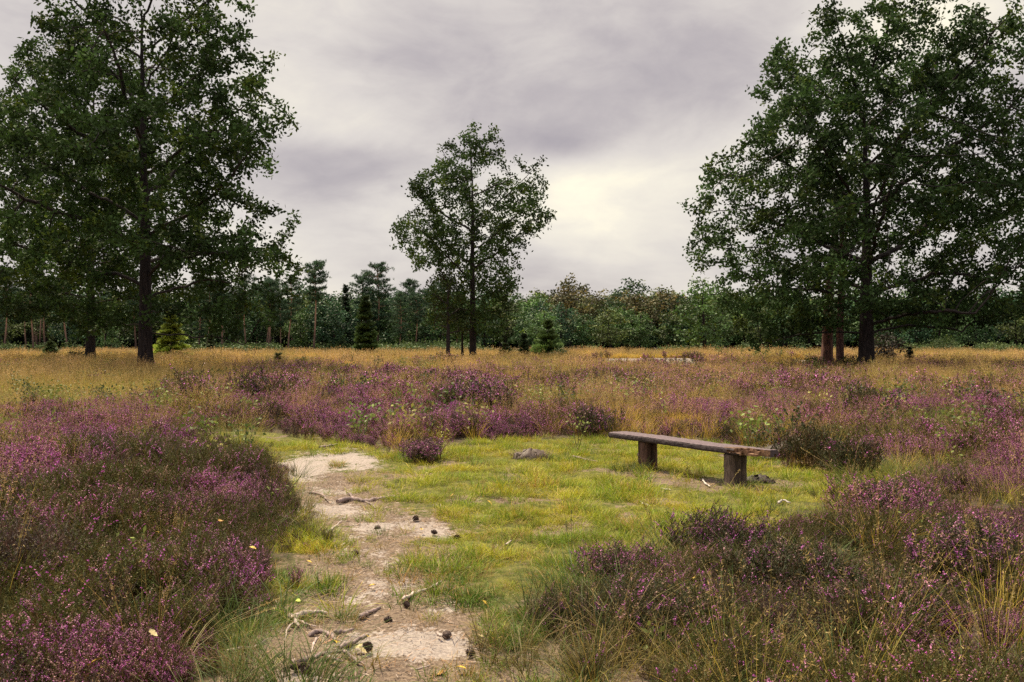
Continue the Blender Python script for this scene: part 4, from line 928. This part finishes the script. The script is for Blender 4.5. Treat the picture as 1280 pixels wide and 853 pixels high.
for i_, a_ in enumerate((('dark green-brown heather clump at the tip of the right foreground heather', 905, 700, .95, .12), ('dark heather clump with deep shade in the middle of the right foreground', 985, 752, 1.05, .06), ('dark heather clump nearest the bottom edge right of the lawn', 815, 800, .85, .05),
        ('dark heather clump with purple tips at the back of the right foreground', 1100, 655, 1.1, .3), ('dark bushy heather clump near the right border of the photo', 1225, 730, 1.1, .15), ('dark heather clump between stalks at the lower right', 1120, 790, .95, .10), ('low dark heather clump where the right heather meets the lawn', 775, 735, .75, .2))):
    dark_heather(a_[0], a_[1], a_[2], a_[3], a_[4] + .08, 30 + i_, .78)
dark_heather('brown heather mound before the young tree left of the middle oak', 556, 459, 2.6, .2, 13, .7)
GT = 'grass tussocks'
def tussock(label, px, py, H, seed, c0=(.045, .07, .014), c1=(.12, .17, .03), n=160, rad=.16, w=.005):
    x, y = P(px, py); mb = green_tuft(1000 + seed, H, n, c0, c1, w if y < 14 else w * y / 12, rad)
    ob = mb.build('grass_tussock', M['green']); ob.location = (x, y, float(hz(x, y))); tag(ob, label, 'grass tussock', GT)
tussock('dark green grass tussock by the left foot of the bench', 786, 590, .24, 1, n=200, rad=.26)
tussock('yellow-green grass tussock on the strip behind the near left heather', 288, 562, .8, 2, (.08, .11, .02), (.22, .24, .04), 190, .3)
tussock('bright green grass tussock between the lawn tip and right heather', 1085, 604, .42, 3, (.09, .12, .02), (.24, .26, .05), 240, .4)
tussock('dark green grass tussock in purple heather far behind the bench', 968, 508, .6, 4, n=200, rad=.4)
tussock('green grass tussock at the bottom, right of the near left heather', 372, 858, .42, 5, n=170, rad=.2)
tussock('green grass tussock below the golden grass at the right', 1140, 535, .6, 6, (.06, .1, .02), (.16, .2, .04), 200, .5)
tussock('grass tussock at the foot of the right bench post', 919, 614, .16, 7, (.1, .14, .03), (.25, .27, .06), 90, .14)
tussock('green grass tussock in the dark heather at lower right', 955, 730, .42, 8, n=120, rad=.2)
tussock('long grass tussock in the middle of the heath before the middle oak', 725, 492, .7, 9, (.05, .08, .02), (.13, .17, .04), 220, .6)
# stalks of dry grass standing alone
def stalk(label, px0, py0, tips, seed, z0=0., rad=.0022, c=(.40, .30, .12)):
    x, y = P(px0, py0); z = float(hz(x, y)); mb = MB(); r = np.random.default_rng(seed)
    for (tx, ty, dd) in tips:
        d2 = y + dd; e = np.array(((tx - 640) / FPX * d2 - x, dd, CAM_H + (HOR - ty) / FPX * d2 - z)); t = np.linspace(0, 1, 8)[:, None]
        pts = e * t + np.array((0, 0, 1)) * (t * (1 - t)) * .1 * np.linalg.norm(e); pts[:, 0] += .01 * np.sin(t[:, 0] * 5)
        tube(mb, pts, rad * (1 - .6 * t[:, 0]), 4, c)
        k = 26; u = r.uniform(.82, 1.02, k); q = np.stack([np.interp(u, t[:, 0], pts[:, i]) for i in range(3)], 1)
        slivers(mb, q, rand_unit(r, k, .5), .02, .005, np.array(c) * 1.0 * (1 + r.uniform(-.2, .2, k))[:, None], r)
    o = mb.build('grass_stalk', M['green']); o.location = (x, y, z); tag(o, label, 'grass', 'dry grass stalks')
stalk('three dry grass stalks leaning over the lawn right of centre', 832, 716, ((806, 628, .1), (812, 638, .15), (800, 650, -.1)), 1)
stalk('dark thin grass stalk standing upright on the lawn', 711, 716, ((709, 650, .1), (716, 640, .2)), 2, c=(.08, .09, .03))
stalk('dry yellow stalk arching out of the near left heather over the path', 215, 812, ((352, 748, .3), (345, 760, .2)), 3)
stalk('pale forked dry stalks at the back of the left heather', 107, 545, ((102, 488, .3), (110, 486, .5), (98, 500, .1)), 4, rad=.006, c=(.42, .30, .13))
stalk('dry stalks crossing the dark bush right of the bench', 1060, 602, ((1002, 560, .2), (1075, 552, .2), (1020, 585, -.4)), 5)
stalk('tall dry stalks in the right foreground heather', 1240, 860, ((1270, 730, .2), (1225, 790, .0)), 6)
stalk('pair of reddish dry stalks arching in the lower right', 1190, 830, ((1165, 745, .1), (1215, 775, .2)), 7, c=(.32, .17, .1))
stalk('dry stalk lying across the bottom near the right foreground', 955, 850, ((905, 800, .1), (860, 812, .1), (1000, 805, .2)), 8)
stalk('dry stalk leaning in front of the right bench post', 900, 622, ((925, 588, .1), (888, 582, .1)), 9)

# ------------------------------------------------------------------ the bench
def bench():
    pl = np.array(P(809, 587)); pr = np.array(P(918, 607)); ax = pr - pl; sep = np.linalg.norm(ax); ax /= sep
    root = empty('wooden_bench', (pl[0], pl[1], float(hz(*pl))), math.atan2(ax[1], ax[0])); tag(root, 'low dark wooden plank bench on two log posts, its right end broken', 'bench')
    r = np.random.default_rng(3)
    zr = float(hz(*pr)) - float(hz(*pl))
    # plank: small cells, some of them broken away at the right end; -y is the side facing the camera
    L0, L1, Wd, T = -.64, sep + .52, .32, .078; nx, ny, nz = 96, 10, 3
    xs = np.linspace(L0, L1, nx + 1); ys = np.linspace(-Wd / 2, Wd / 2, ny + 1); zs = np.linspace(0, T, nz + 1)
    cx = (xs[1:] + xs[:-1]) / 2; keep = np.ones((nx, ny, nz), bool)
    rag = r.normal(0, .035, (ny, nz))
    for j in range(ny):
        for k in range(nz):
            f = j / (ny - 1)
            lim = L1 - np.interp(f, (0, .25, .5, .58, .62, 1), (.40, .30, .22, .15, .0, .0)) + (rag[j, k] if f < .6 else r.normal(0, .008)) + (.05 * (k == 0) if f < .6 else 0)
            keep[:, j, k] = cx < lim
    X, Y, Z = np.meshgrid(xs, ys, zs, indexing='ij'); wob = .003 * np.sin(X * 3.1 + 1) + .002 * np.sin(X * 9)
    V = np.stack([X, Y + wob + r.normal(0, .0022, X.shape), Z + .5 * wob + r.normal(0, .0018, X.shape) ], -1)
    # rounded arrises
    edge = (np.abs(Y) > Wd / 2 - .001) & ((Z < .001) | (Z > T - .001)); V[..., 1] -= np.where(edge, np.sign(Y) * .008, 0); V[..., 2] += np.where(edge, np.where(Z > T / 2, -.006, .006), 0)
    idx = np.arange(V[..., 0].size).reshape(X.shape); F = []; FC = []
    for a, b, off in ((0, 0, 0),): pass
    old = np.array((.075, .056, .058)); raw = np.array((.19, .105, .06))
    pad = np.zeros((nx + 2, ny + 2, nz + 2), bool); pad[1:-1, 1:-1, 1:-1] = keep
    quads = []; cols = []
    for i in range(nx):
        for j in range(ny):
            for k in range(nz):
                if not keep[i, j, k]: continue
                c = lambda a, b, d: V[i + a, j + b, k + d]
                brk = cx[i] > L1 - .62
                for (di, dj, dk), q in (((-1, 0, 0), ((0, 0, 0), (0, 0, 1), (0, 1, 1), (0, 1, 0))), ((1, 0, 0), ((1, 0, 0), (1, 1, 0), (1, 1, 1), (1, 0, 1))), ((0, -1, 0), ((0, 0, 0), (1, 0, 0), (1, 0, 1), (0, 0, 1))),
                                        ((0, 1, 0), ((0, 1, 0), (0, 1, 1), (1, 1, 1), (1, 1, 0))), ((0, 0, -1), ((0, 0, 0), (0, 1, 0), (1, 1, 0), (1, 0, 0))), ((0, 0, 1), ((0, 0, 1), (1, 0, 1), (1, 1, 1), (0, 1, 1)))):
                    if pad[i + 1 + di, j + 1 + dj, k + 1 + dk]: continue
                    quads.append([c(*t) for t in q])
                    inner = brk and ((di == 1 and j < ny * .6) or (dj == -1 and j > 0)) or (brk and dk == 1 and k < nz - 1)
                    near = brk and dk == 1 and j < ny * .6 and not keep[min(nx - 1, i + 6), j, k]
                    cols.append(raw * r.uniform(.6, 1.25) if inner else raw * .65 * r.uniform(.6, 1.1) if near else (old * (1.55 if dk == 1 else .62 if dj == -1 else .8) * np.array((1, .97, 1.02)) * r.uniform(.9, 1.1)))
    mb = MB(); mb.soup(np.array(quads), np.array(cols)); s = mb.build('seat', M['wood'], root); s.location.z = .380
    s.rotation_euler.y = -math.atan2(zr + .004, sep)
    # knot on the end and nail heads on the front edge
    for nm, x_, rad, h, seed, red in (('post', 0, .128, .375, 5, 1.0), ('post', sep, .130, .375 , 6, .0)):
        z0 = zr if x_ > 0 else 0; pb = MB(); rr = np.random.default_rng(seed); sd_ = 40; an = np.arange(sd_) / sd_ * 2 * np.pi; zz = np.array((-.08, .0, .03, .08, .15, .22, .3, h - .012, h))
        rg = 1 + .06 * np.sin(an * 3 + seed) + .035 * rr.normal(0, 1, sd_) - .11 * (rr.uniform(0, 1, sd_) < .18)
        Vp = np.stack([np.stack([rad * rg * np.cos(an) * f, rad * rg * np.sin(an) * f, 0 * an + z], 1) for z, f in zip(zz, (1.10, 1.06, 1.03, 1.0, .985, .98, .975, .975, .95))])
        Vp[..., :2] += rr.normal(0, .002, Vp[..., :2].shape); n = len(zz); i = np.arange(n - 1)[:, None] * sd_; k = np.arange(sd_)[None]
        Fp = np.stack([i + k, i + (k + 1) % sd_, i + (k + 1) % sd_ + sd_, i + k + sd_], -1).reshape(-1, 4)
        g = np.tile(rg[None], (n, 1)).ravel(); base = np.array((.085, .048, .036)) if red else np.array((.085, .062, .048)); C = base[None] * np.clip(1 + (g - 1)[:, None] * 6, .35, 1.8)
        pb.add(Vp.reshape(-1, 3), Fp, C); pb.add(np.concatenate([Vp[-1], [[0, 0, h]]]), np.array([[j, (j + 1) % sd_, sd_] for j in range(sd_)]), base)
        o = pb.build('post', M['post'], root, False); o.location = (x_, 0, z0)
        if red:      # sawn-off knot on the left post
            kb = MB(); a2 = R(-112); t = np.linspace(0, 1, 4); dv = np.array((math.cos(a2), math.sin(a2), 0)); tube(kb, np.array([0, 0, .20]) + dv[None] * (rad * (.9 + .16 * t))[:, None], (.03, .031, .027, .012), 10, (.16, .10, .085)); kn = kb.build('knot', M['post'], o, True)
bench()

# ------------------------------------------------------------------ roots, sticks, cones and leaves on the path
def wood_piece(name, label, paths, c, seed, cat, group, lift=.5):
    mb = MB(); x0, y0 = P(*paths[0][0][0]); z0 = float(hz(x0, y0)); r = np.random.default_rng(seed)
    for pts, rad in paths:
        w = [P(*p) for p in pts]; q = np.array([(x, y, float(hz(x, y)) - z0 + rad * lift) for x, y in w]) - np.array((x0, y0, 0))
        n = max(8, 4 * len(q)); t = np.linspace(0, len(q) - 1, n); k = np.arange(len(q)); s = np.stack([np.interp(t, k, q[:, j]) for j in range(3)], 1)
        for _ in range(2): s[1:-1] = (s[:-2] + 2 * s[1:-1] + s[2:]) / 4
        s[1:-1] += r.normal(0, rad * .22, (n - 2, 3)); u = np.linspace(0, 1, n); rr = rad * (1 - .45 * u) * (1 + .14 * r.normal(0, 1, n))
        rr[0] *= .7; rr[-1] *= .5
        tube(mb, s, rr, 9, np.array(c)[None] * (1 + .25 * r.normal(0, 1, (n, 1)).clip(-1, 1)), .07, seed)
    o = mb.build(name, M['root'], None, True); o.location = (x0, y0, z0); tag(o, label, cat, group)
RT = 'exposed roots on the path'; ST = 'sticks lying on the path'; pale = (.34, .27, .235); mid_ = (.21, .155, .14); dark = (.09, .062, .055)
wood_piece('exposed_root', 'long dark root humping across the path below the pale sand', [(((422, 628), (440, 624), (456, 628), (472, 624), (502, 622)), .030), (((456, 627), (466, 632), (470, 636)), .014), (((442, 624), (438, 618), (432, 614)), .014)], mid_, 1, 'root', RT, .3)
wood_piece('exposed_root', 'short curved root close to the corner of the left heather', [(((387, 617), (400, 618), (410, 625)), .018)], mid_, 2, 'root', RT)
wood_piece('stick', 'straight pale stick on the path near the left heather corner', [(((407, 669), (416, 662), (428, 653)), .014)], pale, 3, 'stick', ST, 1)
wood_piece('stick', 'long pale stick in the grass at the middle of the path', [(((503, 752), (520, 743), (534, 739), (552, 729)), .014)], pale, 4, 'stick', ST, 1)
wood_piece('exposed_root', 'short thick root left of the dark cone, mid path', [(((450, 773), (460, 767), (476, 760)), .018)], mid_, 5, 'root', RT)
wood_piece('exposed_root', 'knotty branching root with pale arms beside the left heather', [(((361, 773), (368, 775), (374, 785)), .017), (((369, 775), (383, 770), (396, 768), (409, 769)), .022), (((371, 778), (360, 785), (356, 800), (355, 816)), .007), (((373, 776), (383, 781), (397, 784)), .007)], pale, 6, 'root', RT, .9)
wood_piece('stick', 'bent pale stick at the left border of the path near the bottom', [(((284, 816), (305, 812), (320, 811), (335, 801)), .010)], pale, 7, 'stick', ST, 1.2)
wood_piece('exposed_root', 'stubby arched root with a dark hollow under it', [(((387, 796), (398, 792), (410, 794), (420, 803)), .016), (((418, 793), (430, 792), (443, 789)), .014)], mid_, 8, 'root', RT, 1)
wood_piece('stick', 'short upright pale stick between the arched and the forked roots', [(((396, 799), (392, 808), (390, 817)), .009)], pale, 9, 'stick', ST, 1)
wood_piece('stick', 'thick grey stick pointing at the cone on the sand', [(((424, 813), (440, 806), (461, 797)), .017)], mid_, 10, 'stick', ST, 1)
wood_piece('exposed_root', 'forked root like an open hand at the bottom of the path', [(((393, 825), (405, 819), (428, 816)), .014), (((405, 819), (415, 826), (429, 830)), .014), (((430, 816), (441, 824), (455, 833)), .012)], mid_, 11, 'root', RT, .9)
wood_piece('exposed_root', 'half buried root stump at the bottom left of the path', [(((366, 831), (380, 829), (392, 821)), .022)], mid_, 12, 'root', RT, .5)
wood_piece('stick', 'thin dark twig lying across the pale sand at the path head', [(((400, 561), (415, 558), (428, 557)), .022)], mid_, 13, 'stick', ST, 1)
wood_piece('stick', 'white forked twig in the grass under the bench', [(((878, 601), (882, 607), (888, 610)), .012)], (.40, .36, .32), 14, 'stick', ST, 1.5)
wood_piece('stick', 'white short twig on the lawn left of the bench shadow', [(((826, 612), (838, 614)), .012)], (.36, .32, .27), 15, 'stick', ST, 1)
wood_piece('stick', 'white curled twig on the lawn in front of the bench', [(((800, 629), (806, 632), (812, 634)), .014)], (.38, .34, .30), 16, 'stick', ST, 1)
wood_piece('stick', 'pale arched twig at the edge of the right heather', [(((972, 634), (978, 630), (988, 633)), .014)], (.34, .30, .27), 17, 'stick', ST, 3)
wood_piece('stick', 'dark twig on the lawn between turf clump and bench', [(((715, 572), (730, 576), (748, 579)), .018)], mid_, 18, 'stick', ST, 1)
wood_piece('stick', 'thin crooked twig at the bottom of the path', [(((520, 838), (530, 835), (538, 832)), .006)], pale, 19, 'stick', ST, 1)
wood_piece('stick', 'tiny twig beside the cone right of the sand patch', [(((546, 793), (552, 797)), .010)], pale, 20, 'stick', ST, 1)
wood_piece('stick', 'short pale twig on the lawn right of the sand patches', [(((632, 682), (640, 677)), .010)], pale, 21, 'stick', ST, 1)
# fallen branches far out on the heath
def fallen_branch(label, px, d, L, a, seed):
    r = np.random.default_rng(seed); x, y, z = at(px, d); mb = MB(); lb = MB(); root = empty('fallen_branch', (x, y, z)); tag(root, label, 'branch', 'fallen branches on the heath')
    e = np.array((L * math.cos(a), .3, L * .12)); t = np.linspace(0, 1, 8)[:, None]; pts = e * t + np.array((0, 0, .35)) + np.array((0, 0, .25)) * np.sin(t * 6); tube(mb, pts, .05 * (1 - .6 * t[:, 0]), 6, (.12, .085, .07))
    for i in range(7):
        o = pts[r.integers(1, 8)]; d_ = np.array((r.normal(0, .5), r.normal(0, .3), r.uniform(.4, 1.0))); tube(mb, o + d_ * np.linspace(0, 1, 4)[:, None] * .8, .018 * np.linspace(1, .4, 4), 4, (.12, .085, .07))
        k = 26; q = o + d_ * r.uniform(.3, 1, (k, 1)) * .8 + r.normal(0, .1, (k, 3)); leafquads(lb, q, rand_unit(r, k, .3), rand_unit(r, k, .6), .11, .07, np.array((.10, .14, .03)) * (1 + r.uniform(-.3, .3, k))[:, None])
    mb.build('limb', M['root'], root); lb.build('leaves', M['woodleaf'], root)
fallen_branch('fallen branch with green shoots left of the leaning pine', 975, 60, 2.0, 2.6, 31)
fallen_branch('fallen branch with upright twigs right of the pale sand strip', 893, 66, 2.0, .2, 32)
def pine_cone_mesh(seed):
    r = np.random.default_rng(seed); mb = MB(); L = .05; Rr = .021
    t = np.linspace(0, 1, 7); tube(mb, np.stack([0 * t, 0 * t, L * t], 1), Rr * .8 * np.sin(np.pi * (t * .9 + .06)) + .002, 8, (.05, .032, .026))
    for i in range(46):
        u = i / 46; a = i * 2.4; rad = Rr * math.sin(math.pi * (u * .88 + .08)) ; d = np.array((math.cos(a), math.sin(a), 0)); s = np.array((-math.sin(a), math.cos(a), 0)); o = np.array((0, 0, L * u)) + d * rad * .6
        tip = o + d * rad * .75 + np.array((0, 0, .007)); w = .0065
        mb.soup(np.array([[o - s * w, o + s * w, tip + s * w * .6, tip - s * w * .6]]), np.array((.085, .055, .042)) * r.uniform(.7, 1.3))
    return mb.mesh('pine_cone', M['cone'])
CM = [pine_cone_mesh(i) for i in range(3)]
for i, (px, py, s, lb_) in enumerate(((461, 811, 1.1, 'dark pine cone on the pale sand beside the thick grey stick'), (363, 836, 1.0, 'dark pine cone at the bottom left of the path by the root stump'), (353, 823, 1.0, 'dark pine cone among twigs left of the root stump'), (388, 840, 1.1, 'dark pine cone at the very bottom, under the forked root'),
                                      (480, 776, 1.0, 'dark pine cone right of the short thick root'), (558, 796, 1.05, 'dark pine cone at the right border of the lower sand patch'), (594, 819, 1.0, 'dark pine cone in the grass right of the lower sand patch'), (517, 649, 1.25, 'dark pine cone on the upper sand, highest of those on bare sand'), (469, 661, 1.25, 'dark pine cone on the sand in the middle of the path'),
                                      (547, 668, 1.1, 'dark pine cone at the lower edge of the right sand patch'), (571, 673, 1.2, 'dark pine cone right beyond the right sand patch'), (440, 691, 1.1, 'dark pine cone on the path below the straight pale stick'), (512, 760, .9, 'dark pine cone below the long pale stick'))):
    o = bpy.data.objects.new('pine_cone', CM[i % 3]); COL.objects.link(o); x, y = P(px, py); o.location = (x, y, float(hz(x, y)) + .012); o.scale = (s,) * 3; o.rotation_euler = (R(75 + 20 * (i % 3)), R(15 * (i % 2)), i * 1.9); tag(o, lb_, 'pine cone', 'pine cones on the path')
def leaf_mesh(seed, c):
    r = np.random.default_rng(seed); n = 13; t = np.linspace(0, 1, n); w = .020 * np.sin(np.pi * t ** .8) * (1 + .22 * np.cos(t * 22)); z = .012 * np.sin(t * 3 + seed) ; e = .008
    V = np.concatenate([np.stack([-w, .065 * t, z + e], 1), np.stack([0 * w, .065 * t, z], 1), np.stack([w, .065 * t, z + e * .6], 1)]); i = np.arange(n - 1)
    F = np.concatenate([np.stack([i, i + n, i + n + 1, i + 1], 1), np.stack([i + n, i + 2 * n, i + 2 * n + 1, i + n + 1], 1)]); mb = MB(); mb.add(V, F, c); return mb.mesh('fallen_leaf', M['leaf'])
LM = [leaf_mesh(1, (.42, .27, .03)), leaf_mesh(2, (.36, .29, .14)), leaf_mesh(3, (.45, .24, .06)), leaf_mesh(4, (.40, .48, .07))]
LV = ((459, 803, 0, 0, 'bright yellow leaf lying at the tip of the thick grey stick'), (454, 812, 1, 0, 'pale leaf below the cone on the sand'), (449, 816, 1, 0, 'pale cream leaf left of the cone, lowest of three'), (420, 811, 0, 0, 'yellow leaf at the left tip of the thick grey stick'), (335, 767, 1, 0, 'pale leaf left of the knotty root'),
      (383, 707, 0, 0, 'yellow leaf in grass at the corner of the left heather'), (396, 692, 1, 0, 'cream leaf in grass near the left heather corner'), (470, 737, 0, 0, 'yellow leaf on the sand left of the long pale stick'), (602, 757, 0, 0, 'small yellow leaf on grass right of the long pale stick'), (601, 803, 1, 0, 'cream leaf on grass right of the lower sand patch'),
      (555, 842, 2, 0, 'orange leaf at the bottom of the lawn'), (571, 842, 0, 0, 'yellow leaf right of the orange leaf at the bottom'), (660, 811, 1, 0, 'large pale leaf before the right heather'), (680, 632, 1, 0, 'pale leaf on the lawn left of the bench'), (608, 630, 0, 0, 'yellow leaf on the lawn beside the upper sand'), (527, 667, 0, 0, 'yellow leaf on the right sand patch'),
      (569, 621, 0, 0, 'yellow leaf on the upper lawn near the path'), (531, 594, 1, 0, 'pale leaf on the lawn at the path head'), (372, 755, 3, 0, 'green leaf in grass above the knotty root'), (315, 832, 3, 0, 'light green leaf at the bottom left of the path'),
      (187, 795, 1, .42, 'cream leaf caught in the near left heather, lowest of that patch'), (65, 738, 1, .42, 'cream leaf on the heather tops at the left border'), (128, 832, 0, .40, 'yellow leaf caught in heather at bottom left'), (273, 653, 2, .42, 'orange leaf on the heather right of the green gap'), (199, 671, 0, .42, 'yellow leaf in the middle of the left heather'), (99, 677, 0, .42, 'yellow leaf on the left heather nearest the border'),
      (312, 690, 0, .40, 'small yellow leaf in the bright pink heather'), (778, 776, 2, .2, 'orange leaf in dark heather of the right foreground'), (872, 728, 0, .25, 'yellow leaf on dark heather at right'), (1047, 619, 0, .3, 'yellow leaf at the back of the right heather'), (822, 790, 0, .15, 'yellow leaf low in dark heather at right'), (990, 851, 0, .12, 'yellow leaf at the bottom right'))
for i, (px, py, k, z, lb_) in enumerate(LV):
    z *= .72; x, y = P(px, py, z); o = bpy.data.objects.new('fallen_leaf', LM[k]); COL.objects.link(o); o.location = (x, y, float(hz(x, y)) + z + (.022 if z == 0 else .02)); o.rotation_euler = (R(18 * math.sin(i * 3.)), R(16 * math.cos(i * 2.)), i * 2.1); s = .85 if y < 8 else 1.1; o.scale = (s,) * 3
    tag(o, lb_, 'leaf', 'fallen leaves')
# seedlings with broad pale leaves
def seedling(label, px, py, z, H, seed, c=(.20, .24, .05), n=16, lf=.06):
    r = np.random.default_rng(seed); x, y = P(px, py, z); root = empty('seedling', (x, y, float(hz(x, y)))); tag(root, label, 'seedling', 'pale green seedlings')
    mb = MB(); lb = MB(); T = z + H
    for i in range(3):
        e = np.array((r.normal(0, .12), r.normal(0, .12), T * r.uniform(.8, 1))); t = np.linspace(0, 1, 5)[:, None]; tube(mb, e * t, .006 * (1 - .6 * t[:, 0]), 4, (.12, .1, .05))
        k = n // 3 + 1; u = r.uniform(max(.35, 1 - 1.6 * H / T), 1.02, (k, 1)); D = rand_unit(r, k, .3); leafquads(lb, e * u + D * .03, D, rand_unit(r, k, 1.6), lf * r.uniform(.7, 1.3, k), lf * .6, np.array(c) * (1 + r.uniform(-.3, .3, k))[:, None])
    mb.build('stem', M['green'], root); lb.build('leaves', M['green'], root)
for i, a in enumerate((('pale leaved seedling left of the tussock on the yellow strip', 258, 545, .2, .3), ('pale leaved seedling right of the tussock on the yellow strip', 307, 550, .2, .3), ('leafy seedling in the heather at the left border', 10, 545, .3, .35), ('yellow-green seedling behind the left heather patch', 72, 528, .3, .25), ('seedling with pale leaves left of the bench plank', 722, 545, .25, .3), ('bright seedling in heather right of the bench', 1190, 562, .3, .3), ('pale green seedling in the right foreground heather', 1145, 648, .25, .25),
                       ('yellow-green seedling below the golden grass at the right', 1183, 488, .3, .4), ('green seedling on the heather left of the lawn', 170, 683, .35, .1), ('green seedling at the edge of the left heather by the path', 335, 612, .3, .15), ('bright seedling among heather before the middle oak', 672, 510, .3, .35), ('seedling in purple heather above the bench', 832, 512, .3, .3), ('yellow seedling in heather before the small leafy tree', 520, 500, .3, .4), ('pale seedling with two round leaves in the lower right grass', 832, 800, .12, .12))):
    y_ = P(a[1], a[2], a[3])[1]; seedling(*a, 70 + i, lf=.045 if y_ < 9 else .065 if y_ < 20 else .12, n=10 if y_ < 9 else 24)
# torn turf clump on the lawn
def turf(label, px, py, s, seed):
    r = np.random.default_rng(seed); x, y = P(px, py); mb = MB(); n = 26; an = np.linspace(0, 2 * np.pi, n, endpoint=False); k = 6
    V = []
    for j in range(k):
        f = math.cos(j / (k - 1) * math.pi / 2); V.append(np.stack([.28 * f * np.cos(an), .17 * f * np.sin(an), 0 * an + .16 * math.sin(j / (k - 1) * math.pi / 2)], 1) + r.normal(0, .018, (n, 3)))
    V = np.array(V); i = np.arange(k - 1)[:, None] * n; q = np.arange(n)[None]; mb.add(V.reshape(-1, 3), np.stack([i + q, i + (q + 1) % n, i + (q + 1) % n + n, i + q + n], -1).reshape(-1, 4), (.06, .042, .034))
    Vb, F, C, _ = blades(240, .3, (.06, .16), .006, (.3, 1.1), (0, .8), (.09, .06, .045), (.22, .15, .10), r); Vb = Vb * np.array((1, .65, 1)); Vb[:, 2] += .08; mb.add(Vb, F, C)
    o = mb.build('turf_clump', M['litter']); o.location = (x, y, float(hz(x, y)) - .02); o.scale = (s,) * 3; tag(o, label, 'turf clump', 'torn turf clumps')
turf('dark torn turf clump lying on the lawn left of the bench', 664, 574, 1.0, 1)
turf('brown torn turf clump behind the broken bench end', 985, 572, 1.5, 2)
turf('brown torn turf right beside the right bench post', 948, 604, .7, 3)
